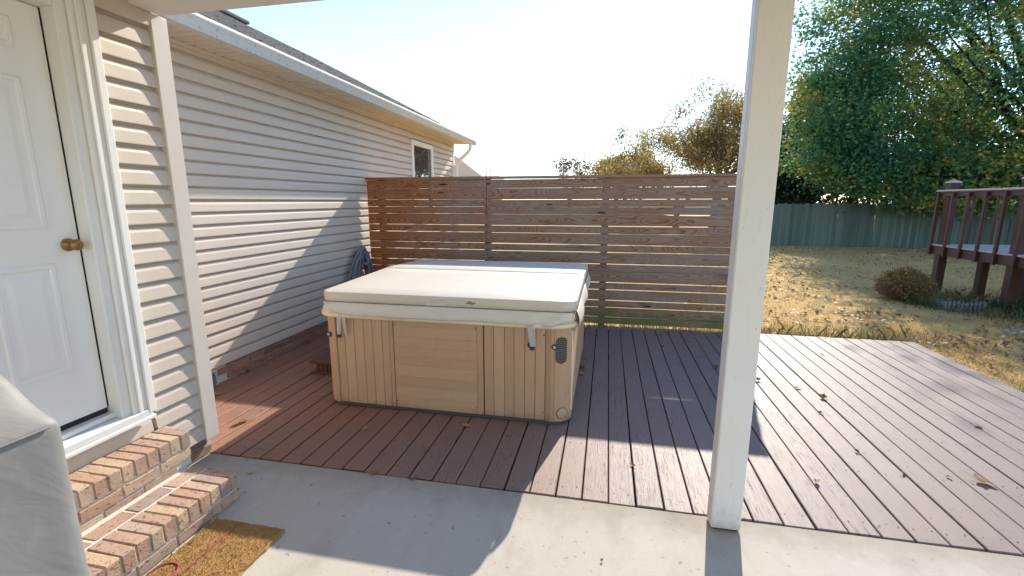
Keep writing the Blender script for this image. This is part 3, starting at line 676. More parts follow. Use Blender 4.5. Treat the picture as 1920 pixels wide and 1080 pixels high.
MB().lathe([(.0, 0), (.052, 0), (.052, .0015), (.0, .0015)], (-1.4325, .662, 1.01), 28, 'x').build('badge_face', 'steel', gc)
for a, b in ((-1.55, .8), (-1.9, .8), (-1.55, -.3), (-1.9, -.3)): MB().lathe([(.03, 0), (.04, .01), (.04, .07), (.02, .1)], (a, b, 0), 14).build('caster', 'black_rubber', grill)

# ------------------------------------------------------------------ deck of separate boards
deck = thing('wooden_deck', 'low wooden deck of worn mauve brown painted boards', 'deck', (0, 4.4, 0))
PW = .1545
k0 = math.floor((DX0 - .223) / PW); x = .223 + k0 * PW
while x < DX1 - .03:
    a = max(x + .0034, DX0); b = min(x + PW - .0034, DX1)
    if b - a > .03:
        e0 = R.uniform(-.006, .006); w = R.uniform(0, .0035)
        o = cbx('deck_board', 'deck_paint', deck, a + w * .5, b - w, DY0 + e0, DY1 + R.uniform(-.01, .012), -.032, R.uniform(-.0025, .0015), .004)
        o.rotation_euler = (R.gauss(0, .0004), R.gauss(0, .006), R.gauss(0, .0006))
    x += PW
for yj in np.linspace(DY0 + .1, DY1 - .08, 8): bx('joist', 'dark_void', deck, DX0, DX1 - .02, yj - .02, yj + .02, -.15, -.034, 0)
bx('rim_joist', 'deck_paint', deck, DX1 - .045, DX1 - .005, DY0, DY1, -.16, -.036, .003)
bx('rim_joist', 'deck_paint', deck, DX0, DX1 - .05, DY1 - .045, DY1 - .006, -.16, -.036, .003)
dsc = MB()
for yj in np.linspace(DY0 + .1, DY1 - .08, 8):
    for q in range(k0, 24):
        for e in (.035, .118):
            xx = .223 + q * PW + e + R.uniform(-.006, .006)
            if DX0 + .02 < xx < DX1 - .02: dsc.lathe([(.0042, 0), (.0042, .0012)], (xx, yj + R.uniform(-.008, .008), .0006), 6)
tag(dsc.build('screw_heads', 'dark_metal', deck), kind='stuff')
bx('dark_sheet', 'dark_void', deck, DX0, DX1 - .05, DY0, DY1 - .05, -.13, -.125, 0)  # near-black sheet closing the view down between the deck boards

# ------------------------------------------------------------------ privacy screen fence
fence = thing('privacy_fence', 'tall privacy fence of weathered horizontal boards behind the hot tub', 'fence', (-.8, 6.42, 0))
FY = 6.40
GAPR = [.004, .004, .004, .003, .012, .008, .014, .012, .012, .003, .014, .013, .013, .010, .006, .006]; GAPL = [.004, .006, .012, .011, .010, .012, .008, .012, .013, .008, .008, .008, .010, .010, .008, .006]
zs = [2.012, 1.890, 1.733, 1.632, 1.532, 1.375, 1.272, 1.120, 1.020, .860, .757, .604, .503, .353, .252, .114, .014]
FX0, FX1 = XF + .062, 1.82
for i in range(len(zs) - 1):
    for j, (a, b) in enumerate(((FX0 + R.uniform(-.004, .004), -1.682), (-1.678, FX1 + R.uniform(-.006, .006)))):
        G_ = GAPR if j else GAPL; gf = lambda q: .55 if q < 4 else .85; g0 = G_[i] * gf(i); g1 = G_[i - 1] * gf(i - 1) if i else .003; th_ = R.uniform(.023, .026)
        tilt = R.gauss(0, .0009) if j == 0 else R.gauss(0, .0008)
        o = cbx('fence_board', 'fence_wood', fence, a, b, FY + R.uniform(-.004, .003), FY + th_, zs[i + 1] + g0 * .5, zs[i] - g1 * .5, .003)
        if i == 4 and j == 1:    # added dip in the top edge, lets a light streak onto the deck
            hx, hz = (b - a) / 2, (zs[i] - g1 * .5 - zs[i + 1] - g0 * .5) / 2; cx = (a + b) / 2
            pr = [(-hx, -hz), (hx, -hz), (hx, hz), (1.50 - cx, hz), (1.40 - cx, hz - .012), (1.15 - cx, hz - .017), (.95 - cx, hz - .014), (.80 - cx, hz - .010), (.72 - cx, hz), (-hx, hz)]
            o.data = MB().prism([(u, w) for u, w in pr], 'y', -th_ / 2, th_ / 2).mesh('fence_board', 'fence_wood')
        o.rotation_euler = (R.gauss(0, .006), -tilt - .0022, R.gauss(0, .0004))
bx('cap_rail', 'fence_wood', fence, FX0 - .01, FX1 + .02, FY - .03, FY + .115, 2.016, 2.05, .005).rotation_euler = (0, 0, 0)
for xp in (-3.31, -1.68, -.03, 1.73): cbx('fence_post', 'fence_post_wood', fence, xp - .045, xp + .045, FY + .028, FY + .118, LZ - .3, 2.0155, .004)
sc = MB()
for xp in (-3.31, -1.72, -1.64, -.03, 1.73):
    for i in range(len(zs) - 1):
        for q in (.3, .7): sc.lathe([(.005, 0), (.005, .003)], (xp + R.uniform(-.008, .008), FY - .0035, zs[i] + (zs[i + 1] - zs[i]) * q), 6, 'y')
tag(sc.build('screw_heads', 'dark_metal', fence), kind='stuff')

# ------------------------------------------------------------------ hot tub
TX0, TX1, TY0, TY1 = -2.295, -.222, 3.30, 5.36
tub = thing('hot_tub', 'square hot tub with weathered brown slatted cabinet standing on the deck', 'hot tub', ((TX0 + TX1) / 2, (TY0 + TY1) / 2, 0))
def rrect(x0, x1, y0, y1, r, n=6):
    pts = []
    for cx, cy, a0 in ((x1 - r, y0 + r, -90), (x1 - r, y1 - r, 0), (x0 + r, y1 - r, 90), (x0 + r, y0 + r, 180)):
        for i in range(n + 1): a = math.radians(a0 + 90 * i / n); pts.append((cx + r * math.cos(a), cy + r * math.sin(a)))
    return pts
def ring(mb, levels, n=6, cap_top=False, cap_bot=False, smooth=True):
    base = len(mb.v); L = []
    for (x0, x1, y0, y1, r, z) in levels: L.append([(a, b, z) for a, b in rrect(x0, x1, y0, y1, r, n)])
    m = len(L[0]); vs = [p for l in L for p in l]
    fs = [(i * m + k, i * m + (k + 1) % m, (i + 1) * m + (k + 1) % m, (i + 1) * m + k) for i in range(len(L) - 1) for k in range(m)]
    mb.add(vs, fs, smooth)
    if cap_top: mb.add(L[-1], [tuple(range(m))])
    if cap_bot: mb.add(L[0], [tuple(range(m))[::-1]])
    return mb
RC = .14
inset = lambda d, z, r=RC: (TX0 + d, TX1 - d, TY0 + d, TY1 - d, max(.02, r - d), z)
ring(MB(), [inset(.022, .03), inset(.022, .775)], 8, True, True, False).build('inner_frame', 'dark_void', tub)
ring(MB(), [inset(.012, .0), inset(.008, .006), inset(.008, .034), inset(.016, .036)], 8, True, True).build('base', 'spa_base', tub)
ring(MB(), [inset(.01, .772), inset(-.03, .778), inset(-.042, .79), inset(-.044, .806), inset(-.038, .818), inset(-.02, .824), inset(-.02, .83), inset(-.03, .836), inset(-.03, .85), inset(-.02, .860), inset(.005, .866), inset(.002, .872), inset(-.004, .884), inset(.012, .896), inset(.1, .899)], 8, True).build('rim', 'spa_rim', tub)
def vslats(parent, xs, y, z0, z1, mat='spa_slat', axis='x'):
    for a, b in zip(xs[:-1], xs[1:]):
        if axis == 'x': cbx('slat', mat, parent, a + .0015, b - .0015, y - .0, y + .018, z0, z1, .003)
        else: cbx('slat', mat, parent, y - .018, y, a + .0015, b - .0015, z0, z1, .003)
fp = link('front_panel', None, tub, (-1.9, TY0, .03)); vslats(fp, [-2.180, -2.087, -2.001, -1.916, -1.837, -1.754, -1.688], TY0 + .002, .036, .774)
cbx('stile', 'spa_slat', fp, -1.6865, -1.6565, TY0 - .001, TY0 + .018, .036, .774, .003)
fd = link('access_door', None, tub, (-1.28, TY0, .03)); hz = [.774, .642, .557, .478, .403, .307, .217, .132, .052, .030]
hz = [.772, .728, .642, .557, .478, .403, .307, .217, .132, .036]
for a, b in zip(hz[:-1], hz[1:]): cbx('board', 'spa_board', fd, -1.650, -.957, TY0 + .001, TY0 + .018, b + .0002, a - .0002, .0011)
cbx('stile', 'spa_slat', fd, -.9555, -.907, TY0 - .001, TY0 + .018, .036, .774, .003)
fq = link('front_panel', None, tub, (-.66, TY0, .03)); vslats(fq, [-.900, -.823, -.737, -.662, -.578, -.498, -.420], TY0 + .002, .036, .774)
def corner_panel(cx, cy, a0, ext0, ext1, name):
    # curved corner piece: flat lead-in, quarter round, flat lead-out
    cp = link(name, None, tub, (cx, cy, .03)); r = RC; strips = []
    pts = []
    def at(a, rr): return (cx + rr * math.cos(a), cy + rr * math.sin(a))
    t0 = math.radians(a0); t1 = math.radians(a0 + 90)
    tang0 = (-math.sin(t0), math.cos(t0)); tang1 = (-math.sin(t1), math.cos(t1))
    path = [((at(t0, r)[0] - tang0[0] * ext0, at(t0, r)[1] - tang0[1] * ext0), t0)] + [(at(t0 + (t1 - t0) * i / 12, r), t0 + (t1 - t0) * i / 12) for i in range(13)] + [((at(t1, r)[0] + tang1[0] * ext1, at(t1, r)[1] + tang1[1] * ext1), t1)]
    outer = [(p[0] + .001 * math.cos(t), p[1] + .001 * math.sin(t)) for p, t in path]; inner = [(p[0] - .016 * math.cos(t), p[1] - .016 * math.sin(t)) for p, t in path]
    MB().prism(outer + inner[::-1], 'z', .034, .7745, True, True).build('curved_panel', 'spa_slat', cp)
    return cp
RCX = TX1 - RC; LCX = TX0 + RC
c_fr = corner_panel(RCX, TY0 + RC, -90, RCX - (-.418), .02, 'corner_panel')
c_fl = corner_panel(LCX, TY0 + RC, 180, .02, -2.184 - LCX, 'corner_panel')
c_br = corner_panel(RCX, TY1 - RC, 0, .05, .05, 'corner_panel'); c_bl = corner_panel(LCX, TY1 - RC, 90, .05, .05, 'corner_panel')
for xg in (-.383, -.352): bx('groove', 'spa_base', c_fr, xg - .0008, xg + .0008, TY0 - .0022, TY0 + .001, .04, .77, 0)
bx('groove', 'spa_base', c_fl, -2.2368, -2.2352, TY0 - .0005 + .035, TY0 + .04, .04, .77, 0)
sp = link('side_panel', None, tub, (TX1, 4.3, .03)); vslats(sp, list(np.linspace(TY0 + RC + .024, TY1 - RC - .052, 15)), TX1 - .002, .036, .774, axis='y')
sp = link('side_panel', None, tub, (TX0, 4.3, .03)); vslats(sp, list(np.linspace(TY0 + RC + .024, TY1 - RC - .052, 15)), TX0 + .020, .036, .774, axis='y')
bp = link('back_panel', None, tub, (-1.2, TY1, .03)); vslats(bp, list(np.linspace(TX0 + RC + .052, TX1 - RC - .052, 15)), TY1 - .02, .036, .774)
# pale corner bead on the right corner
ab = math.radians(-18); MB().tube([(RCX + (RC + .003) * math.cos(ab), TY0 + RC + (RC + .003) * math.sin(ab), z) for z in (.10, .40, .74)], .006, 8).build('corner_bead', 'spa_rim', c_fr)
def on_corner(ang, z, rr=RC + .002): a = math.radians(ang); return Vector((RCX + rr * math.cos(a), TY0 + RC + rr * math.sin(a), z)), a
# oval vent grille, following the curve
gv = MB(); vs = []; nn = 18
for j in range(nn + 1):
    z = .50 + .215 * j / nn; tt = abs(z - .6075) - (.1075 - .045); hw = .045 if tt <= 0 else math.sqrt(max(1e-6, .045 ** 2 - tt ** 2))
    for i in range(7):
        p, a = on_corner(-64 + (i / 6 * 2 - 1) * math.degrees(hw / RC), z, RC + .004); vs.append(p)
gv.add(vs, [(j * 7 + i, j * 7 + i + 1, j * 7 + i + 8, j * 7 + i + 7) for j in range(nn) for i in range(6)], True)
gv.build('vent_grille', 'grille_mesh', c_fr)
def disc_on(name, mat, parent, p, n, r, h):
    q = Vector(n).to_track_quat('Z', 'Y'); m = MB().lathe([(r, 0), (r, h * .8), (r * .9, h), (0.001, h)], (0, 0, 0), 18)
    m.v = [tuple(Vector(p) + q @ Vector(v)) for v in m.v]; return m.build(name, mat, parent)
p, a = on_corner(-58, .10, RC - .001); disc_on('drain_ring', 'spa_base', c_fr, p, (math.cos(a), math.sin(a), 0), .047, .003); disc_on('drain_cap', 'spa_slat', c_fr, p, (math.cos(a), math.sin(a), 0), .043, .005)
disc_on('latch_base', 'dark_metal', c_fr, (-.353, TY0 + .001, .635), (0, -1, 0), .021, .012); disc_on('latch_knob', 'steel', c_fr, (-.353, TY0 - .0115, .636), (0, -1, 0), .012, .012)
p = (-2.226, TY0 + .018, .62); disc_on('latch_base', 'dark_metal', c_fl, p, (-.5, -1, 0), .021, .012); disc_on('latch_knob', 'steel', c_fl, (p[0] - .006, p[1] - .011, .621), (-.5, -1, 0), .012, .012)
disc_on('latch_base', 'dark_metal', fq, (-.536, TY0 + .0015, .64), (0, -1, 0), .02, .016)
for (xx, zz) in ((-1.64, .742), (-1.64, .09), (-.965, .742), (-.965, .09), (-2.165, .1), (-.433, .1), (-.433, .72)): disc_on('screw', 'dark_metal', fd, (xx, TY0 - .0002, zz), (0, -1, 0), .005, .003)

# cover: two foam halves with a fold, a skirt and straps
cover = thing('hot_tub_cover', 'off white folding vinyl cover lying on the hot tub', 'tub cover', (-1.25, 4.35, .9))
CX0, CX1, CY0, CY1 = -2.283, -.196, 3.285, 5.42
CF = 4.44
def half(y0, y1, front, dz=0.0):
    m = MB(); r = .10
    lv = [(CX0 + .012, CX1 - .012, y0 + .01, y1 - .002, r, .905), (CX0 + .002, CX1 - .002, y0 + .002, y1 - .001, r, .915), (CX0, CX1, y0, y1, r, .94), (CX0, CX1, y0, y1, r, .976), (CX0 + .003, CX1 - .003, y0 + .003, y1 - .002, r, .983), (CX0 + .012, CX1 - .012, y0 + .012, y1 - .006, r * .95, .9865), (CX0 + .3, CX1 - .3, y0 + .2, y1 - .2, .06, .991)]
    def pts(l):
        x0, x1, ya, yb, rr, z = l; P = []; up = 1 if z > .93 else 0
        corners = ((x1 - rr, ya + rr, -90), (x1 - rr, yb - rr, 0), (x0 + rr, yb - rr, 90), (x0 + rr, ya + rr, 180)); 
        for ci, (cx, cy, a0) in enumerate(corners):
            sharp = (ci in (1, 2)) if front else (ci in (0, 3)); rq = .012 if sharp else rr
            ox = cx + (rr - rq) * (1 if ci in (0, 1) else -1); oy = cy + (rr - rq) * (1 if ci in (1, 2) else -1)
            for i in range(9): a = math.radians(a0 + 90 * i / 8); yy = oy + rq * math.sin(a); fr = (yy - CY0) / (CF - CY0) if front else (CY1 - yy) / (CY1 - CF); P.append((ox + rq * math.cos(a), yy, z + up * (dz + .030 * fr)))
        return P
    L = [pts(l) for l in lv]; k = len(L[0]); vs = [p for l in L for p in l]
    fs = [(i * k + q, i * k + (q + 1) % k, (i + 1) * k + (q + 1) % k, (i + 1) * k + q) for i in range(len(L) - 1) for q in range(k)]
    m.add(vs, fs, True); m.add(L[-1], [tuple(range(k))], True); m.add(L[0], [tuple(range(k))[::-1]])
    return m.build('cover_half', 'spa_vinyl', cover)
h1 = half(CY0, CF - .006, True); h2 = half(CF + .006, CY1, False, .005)
bx('fold_hinge', 'spa_skirt', cover, CX0 + .03, CX1 - .03, CF - .0055, CF + .0055, .93, .988, .001)
MB().tube([(p[0], p[1], .9055) for p in rrect(CX0 - .001, CX1 + .001, CY0 - .001, CY1, .1, 8)] + [(CX1 - .09, CY0 - .001, .9055)], .0035, 6).build('welt_piping', 'stitch_rust', h1)
def skirt():
    m = MB(); rg = random.Random(9); N = 80; nz = 9; vs = []
    for i in range(N + 1):
        u = i / N; x = CX0 + .03 + (CX1 - CX0 - .05) * u
        if x < -2.09: zb = .905 - (.905 - .812) * max(0, (x - CX0 - .03) / .165) ** .9
        elif x > -.36: zb = .815 + .03 * ((x + .36) / .14)
        else: zb = .806 + .004 * math.sin(x * 5) + .003 * math.sin(x * 17)
        for j in range(nz + 1):
            t = j / nz; z = .905 + (zb - .905) * t; y = CY0 - .004 - .03 * math.sin(t * 1.7) - .004 * math.sin(x * 11 + t * 2) * t - .003 * math.sin(x * 31) * t * t
            if x > -.55: y -= .012 * math.sin((x + .55) * 28 + t * 3) * t
            if x > -.30: y += .10 * ((x + .30) / .09) ** 2 * .55
            if x < -2.17: y += .10 * ((-2.17 - x) / .09) ** 2 * .5
            vs.append((x, y, z))
    m.add(vs, [(i * (nz + 1) + j, (i + 1) * (nz + 1) + j, (i + 1) * (nz + 1) + j + 1, i * (nz + 1) + j + 1) for i in range(N) for j in range(nz)], True)
    o = m.build('skirt', 'spa_skirt', cover); s = o.modifiers.new('solid', 'SOLIDIFY'); s.thickness = .003
    m = MB(); vs = []; N = 70   # right-hand skirt, bulging
    for i in range(N + 1):
        y = CY0 + .06 + (CY1 - CY0 - .16) * i / N
        for j in range(9):
            t = j / 8; bul = .030 * math.sin(t * math.pi * .62) * (1 + .25 * math.sin(y * 9)); vs.append((CX1 + .0 + bul, y, .905 - t * (.105 + .01 * math.sin(y * 6))))
    m.add(vs, [(i * 9 + j, (i + 1) * 9 + j, (i + 1) * 9 + j + 1, i * 9 + j + 1) for i in range(N) for j in range(8)], True)
    o = m.build('skirt', 'spa_vinyl', cover); s = o.modifiers.new('solid', 'SOLIDIFY'); s.thickness = .003
skirt()
bx('label_patch', 'label_patch', h1, -1.365, -1.19, CY0 - .0035, CY0 - .001, .912, .962, .0008)
MB().prism([(-1.035, .944), (-1.02, .934), (-1.005, .94), (-.985, .928), (-.97, .94), (-.955, .942), (-.962, .956), (-.985, .951), (-1.0, .962), (-1.02, .955)], 'y', CY0 - .0022, CY0 - .0008).build('worn_patch', 'tan_leaf', h1)
def strap(x, lean):
    s = MB()
    for dx_, ln, ww in ((0, lean, .02), (.028, lean * .2, .016)):
        prof = [(x + dx_ - ww, .83), (x + dx_ + ww, .83), (x + dx_ + ln + ww * .8, .63), (x + dx_ + ln - ww * .5, .628)]
        yy = TY0 - .05 + dx_ * .25
        vs = []
        for (t0, yo) in ((0, .016), (.25, -.004), (.55, .008), (1, .030)):
            for side in (0, 1):
                A = Vector(prof[side]); B = Vector(prof[3 - side]); q = A.lerp(B, t0); vs.append((q.x, yy + yo, q.y))
        nv = len(vs); vs += [(a, b + .003, c) for a, b, c in vs]
        fs = [(i, i + 1, i + 3, i + 2) for i in (0, 2, 4)] + [(nv + i, nv + i + 2, nv + i + 3, nv + i + 1) for i in (0, 2, 4)] + [(i, i + 2, nv + i + 2, nv + i) for i in (0, 2, 4)] + [(i + 1, nv + i + 1, nv + i + 3, i + 3) for i in (0, 2, 4)] + [(6, 7, nv + 7, nv + 6)]
        s.add(vs, fs)
    st = s.build('strap', 'spa_skirt', cover)
    bx('buckle', 'dark_metal', st, x + lean - .012, x + lean + .022, TY0 - .026, TY0 - .012, .606, .634, .003)
strap(-2.085, -.045); strap(-.535, .012)

# small step beside the tub
stp = thing('tub_step', 'small dark brown ribbed step tucked behind the left side of the hot tub', 'step', (-2.6, 4.2, 0))
MB().prism([(-2.83, .0), (-2.81, .11), (-2.40, .11), (-2.38, .0)], 'y', 3.92, 4.5).build('step_body', 'step_brown', stp)
bx('tread', 'step_brown', stp, -2.875, -2.38, 3.885, 4.55, .112, .145, .006)
for i in range(9): bx('rib', 'step_brown', stp, -2.80 + i * .045, -2.785 + i * .045, 3.908, 3.9195, .02, .108, .002)
bx('foot_rail', 'step_brown', stp, -2.86, -2.38, 3.90, 3.907, 0.001, .03, .002)

# hose and its wall hanger
hang = thing('hose_hanger', 'grey round hose hanger fixed to the siding beside the fence', 'hose hanger', (XF + .05, 6.06, .85))
MB().lathe([(.03, -.06), (.075, -.055), (.08, .0), (.085, .07), (.105, .085), (.105, .095), (.09, .096), (.075, .07), (.07, .02), (.0, .02)], (XF + .085, 6.06, .90), 24, 'x').build('drum', 'hanger_grey', hang)
bx('bracket', 'hanger_grey', hang, XF + .017, XF + .03, 6.0, 6.12, .78, 1.0, .003)
hose = thing('garden_hose', 'grey garden hose hanging in loops on the wall beside the fence', 'hose', (XF + .1, 6.06, .3))
hp = []
rg = random.Random(4)
for c in range(12):
    hw = rg.uniform(.14, .34); hb = rg.uniform(.18, .42); xo = XF + .10 + rg.uniform(-.025, .075); ph = rg.uniform(-.04, .04)
    for i in range(26):
        a = 2 * math.pi * i / 26; sy = math.sin(a); cz = math.cos(a)
        topf = (1 + cz) / 2; wv = hw * (1 - .55 * topf ** 2) * sy
        z = 1.03 - (1.03 - hb) * (1 - topf) + .02 * math.sin(c)
        hp.append((xo + .012 * math.sin(a * 2 + c), 6.02 + wv + (ph - .06) * (1 - topf), z + .012 * (c % 4)))
hp = [hp[0]] + hp
MB().tube(hp, .012, 7).build('coil', 'hose_grey', hose)
MB().tube([(XF + .16, 5.84, .92), (XF + .17, 5.74, .75), (XF + .16, 5.66, .55), (XF + .15, 5.60, .32), (XF + .17, 5.66, .05), (XF + .2, 5.8, .02)], .0135, 7).build('loose_end', 'hose_grey', hose)
MB().lathe([(.016, 0), (.02, .01), (.02, .05), (.014, .06)], (XF + .17, 5.745, .69), 12).build('coupling', 'brass', hose)

# ------------------------------------------------------------------ stockade fence at the back of the yard
BF = 22.2
stock = thing('stockade_fence', 'weathered grey green stockade fence of vertical pickets across the back yard', 'picket fence', (10, BF, LZ))
def picket(seed):
    rg = random.Random(seed); w = .0745; m = MB(); h = 1.83 + rg.uniform(-.02, .02)
    m.prism([(-w, 0), (w, 0), (w, h - .05), (w * .55, h), (-w * .55, h), (-w, h - .05)], 'y', -.009, .009); return m.mesh('picket', 'picket_wood')
pk = [picket(i) for i in range(6)]
x = 4.6; i = 0
while x < 22:
    o = link('picket', R.choice(pk), stock, (x, BF + (.012 if i % 2 else -.008) + R.uniform(-.003, .003), float(lawn_h(x, BF)) - .01 + R.uniform(-.03, .02))); o.rotation_euler = (R.gauss(0, .004), R.gauss(0, .0035), R.gauss(0, .02))
    x += .139 + R.uniform(0, .004); i += 1
for z in (.3, 1.0, 1.5): bx('rail', 'picket_wood', stock, 4.5, 22, BF + .025, BF + .07, LZ + z, LZ + z + .085, .004)
for xp in np.arange(4.6, 22, 2.42): bx('fence_post', 'picket_wood', stock, xp - .05, xp + .05, BF + .072, BF + .17, LZ - .3, LZ + 1.75, .004)

# ------------------------------------------------------------------ raised deck at the right
rd = thing('raised_deck', 'dark red stained raised deck with railing standing on posts at the right', 'raised deck', (7.5, 9, LZ))
RX, RY1, RY0, RX1 = 6.5, 10.88, 4.2, 10.6
for (px, py) in ((6.62, 10.78), (6.62, 9.04), (6.62, 6.9), (6.62, 4.8), (8.55, 10.78), (10.4, 10.78)):
    p = bx('post', 'stained_wood', rd, px - .072, px + .072, py - .072, py + .072, LZ - .2, 2.06, .006)
    MB().add([(px - .088, py - .088, 2.061), (px + .088, py - .088, 2.061), (px + .088, py + .088, 2.061), (px - .088, py + .088, 2.061), (px - .088, py - .088, 2.085), (px + .088, py - .088, 2.085), (px + .088, py + .088, 2.085), (px - .088, py + .088, 2.085), (px, py, 2.125)], [(3, 2, 1, 0), (0, 1, 5, 4), (1, 2, 6, 5), (2, 3, 7, 6), (3, 0, 4, 7), (4, 5, 8), (5, 6, 8), (6, 7, 8), (7, 4, 8)]).build('post_cap', 'pale_plank', p)
for (px, py) in ((7.05, 10.31), (7.6, 10.05), (8.4, 8.2)): bx('support_post', 'stained_wood', rd, px - .065, px + .065, py - .065, py + .065, LZ - .2, .67, .006)
bx('rim_board', 'stained_wood', rd, RX, RX + .045, RY0, RY1 + .02, .655, .825, .004)
bx('rim_board', 'stained_wood', rd, RX + .05, RX1, RY1 - .03, RY1 + .015, .655, .825, .004)
y = RY0
while y < RY1 - .02:
    cbx('plank', 'pale_plank', rd, RX - .02, RX1, y, min(y + .14, RY1 + .025), .828, .856, .003); y += .147
for s_ in ((RX - .05, RX + .13, RY0, RY1 + .06), (RX + .132, RX1, RY1 - .13, RY1 + .06)): bx('rail_cap', 'pale_plank', rd, *s_, 1.895, 1.928, .004)
bx('top_rail', 'stained_wood', rd, RX - .0, RX + .045, RY0, RY1 + .0, 1.80, 1.89, .003)
bx('top_rail', 'stained_wood', rd, RX + .05, RX1, RY1 - .04, RY1 + .005, 1.80, 1.89, .003)
y = 10.90
while y > RY0: bx('baluster', 'stained_wood', rd, RX - .047, RX - .002, y - .026, y + .026, .64, 1.87, .003); y -= .405
x = RX + .2
while x < RX1: bx('baluster', 'stained_wood', rd, x - .02, x + .02, RY1 + .017, RY1 + .055, .64, 1.87, .003); x += .405

# ------------------------------------------------------------------ trees
def tree(name, label, base, trunk_h, trunk_r, height, mats, seed, depth=3, n_leaf=0, spread=.6, lsize=.12, lspread=.5, group=None, up=.25, l0=2.2, cat='tree', kids=(2, 3), lean=(0, 0), sides=7):
    rng = random.Random(seed); t = thing(name, label, cat, base, group); m = MB(); ends = []
    b = Vector(base); top = b + Vector((lean[0], lean[1], trunk_h))
    m.tube([b - Vector((0, 0, .3)), b + Vector((0, 0, .15)), b.lerp(top, .5), top], [trunk_r * 1.35, trunk_r * 1.1, trunk_r * .9, trunk_r * .75], 9, False)
    for k in range(rng.randint(4, 6)):
        a = rng.uniform(0, 6.28); d = Vector((math.cos(a) * spread, math.sin(a) * spread, 1)); branches(m, b.lerp(top, rng.uniform(.65, 1)), d, l0 * rng.uniform(.8, 1.2), trunk_r * .5, depth, ends, rng, up, spread * .8, .6, 4, kids, sides)
    m.build('trunk', mats[0], t)
    if n_leaf:
        E = np.array([tuple(e) for e in ends]); idx = RN.integers(0, len(E), n_leaf); pos = E[idx] + RN.normal(size=(n_leaf, 3)) * lspread
        v, f = leaf_quads(pos, lsize); np_mesh('crown', v, f, mats[1], t)
    return t

def maple():
    base = Vector((19.2, 23.9, LZ - .1)); rng = random.Random(21)
    t = thing('maple_tree', 'huge dense green maple with yellowing, partly sunlit-painted leaves overhanging the back fence', 'tree', base)
    m = MB(); tp = base + Vector((-.3, 0, 3.2)); m.tube([base - Vector((0, 0, .3)), base + Vector((0, 0, .3)), base.lerp(tp, .6), tp], [.6, .45, .38, .34], 12, False)
    C = Vector((18.0, 22.0, 9.2)); A = (10.2, 6.3, 8.2); cen = []
    # lumpy crown: clusters near a noisy shell and some inside
    lob = [(Vector((rng.gauss(0, 1), rng.gauss(0, 1), rng.gauss(0, .8))).normalized(), rng.uniform(.75, 1.1)) for _ in range(60)]
    while len(cen) < 1700:
        d = Vector((rng.gauss(0, 1), rng.gauss(0, 1), rng.gauss(0, 1))).normalized()
        s = max((.5 + .5 * d.dot(l)) ** 14 * w for l, w in lob); s = .72 + .34 * s
        r = s * rng.uniform(.45, 1.0) ** .5
        p = C + Vector((d.x * A[0], d.y * A[1], d.z * A[2])) * r
        if p.z < 1.9 + .8 * rng.random() - (.6 if p.x > 10.5 else 0): continue
        if p.x > 24 + 3 * rng.random(): continue
        if p.y > 23 and rng.random() < .35: continue
        cen.append(p)
    for k in range(150):
        p = Vector((8.7 + rng.gauss(0, .75), 21 + rng.gauss(0, 1), 5.0 + rng.gauss(0, 1.6))); (cen.append(p) if p.z > 2.6 else None)
    for k in range(620):
        x = rng.uniform(8.6, 25); cen.append(Vector((x, rng.gauss(21.4, .8), max(1.75 + .9 * max(0, 10.2 - x), 2.0 + abs(rng.gauss(0, 1.1)) - (.6 if 11.5 < x < 14.5 else 0)))))
    for k in range(46):
        e = cen[rng.randrange(len(cen))]; h = rng.uniform(.35, 1.0); s = base.lerp(tp, h); mid = s.lerp(e, .5) + Vector((rng.gauss(0, .4), rng.gauss(0, .4), rng.gauss(0, .3) + .3))
        r0 = rng.uniform(.09, .2); m.tube([s, s.lerp(mid, .5) + Vector((0, 0, .15)), mid, mid.lerp(e, .5) + Vector((rng.gauss(0, .2), rng.gauss(0, .2), .1)), e], [r0, r0 * .8, r0 * .6, r0 * .4, r0 * .15], 6, False)
    m.build('trunk', 'bark_dark', t)
    c = np.array([tuple(p) for p in cen]); n = 150; pos = np.repeat(c, n, 0); g = RN.normal(size=pos.shape); sc_ = np.repeat(RN.uniform(.28, .62, len(c)), n)[:, None]
    pos = pos + g * sc_ * np.array([1.15, 1.15, .55]); pos = pos[(pos[:, 2] > 1.0) & ((pos[:, 1] < 22.0) | (pos[:, 1] > 22.4) | (pos[:, 2] > 1.9))]
    v, f = leaf_quads(pos, .105, .35); np_mesh('crown', v, f, 'maple_leaf', t)
maple()
TG = 'trees beyond the back fence'
tree('autumn_tree', 'tall half bare tree with yellow brown leaves above the right end of the privacy fence', (6.7, 31.5, LZ), 2.0, .34, 9, ('bark', 'autumn_leaf'), 31, 5, 15000, .7, .10, .30, None, .30, 2.2, kids=(2, 3))
tree('autumn_tree', 'yellow leaved shrubby tree left of the tall half bare one', (4.5, 32.5, LZ), 1.4, .22, 6, ('bark', 'autumn_leaf'), 32, 5, 16000, .85, .10, .28, None, .2, 1.85, kids=(2, 3))
tree('autumn_tree', 'dense brown leaved tree partly hidden behind the porch post', (8.4, 33.5, LZ), 1.6, .3, 8, ('bark', 'autumn_leaf'), 36, 5, 15000, .7, .11, .32, None, .3, 2.0, kids=(2, 3))
tree('orange_tree', 'rounded golden orange tree crown far off above the fence', (1.0, 58, LZ), 2.4, .3, 8, ('bark', 'orange_leaf'), 33, 4, 14000, .8, .17, .6, None, .16, 2.15)
tree('orange_tree', 'thin copper tree just right of the rounded golden one', (3.9, 60, LZ), 2.4, .28, 8, ('bark', 'dry_leaf'), 37, 4, 2600, .6, .2, .5, None, .25, 2.3)
tree('bare_tree', 'small nearly leafless tree with reddish twigs far off above the fence', (-4.7, 58, LZ), 2.6, .3, 7, ('twig', 'dry_leaf'), 34, 5, 1600, .5, .18, .35, None, .35, 2.2)
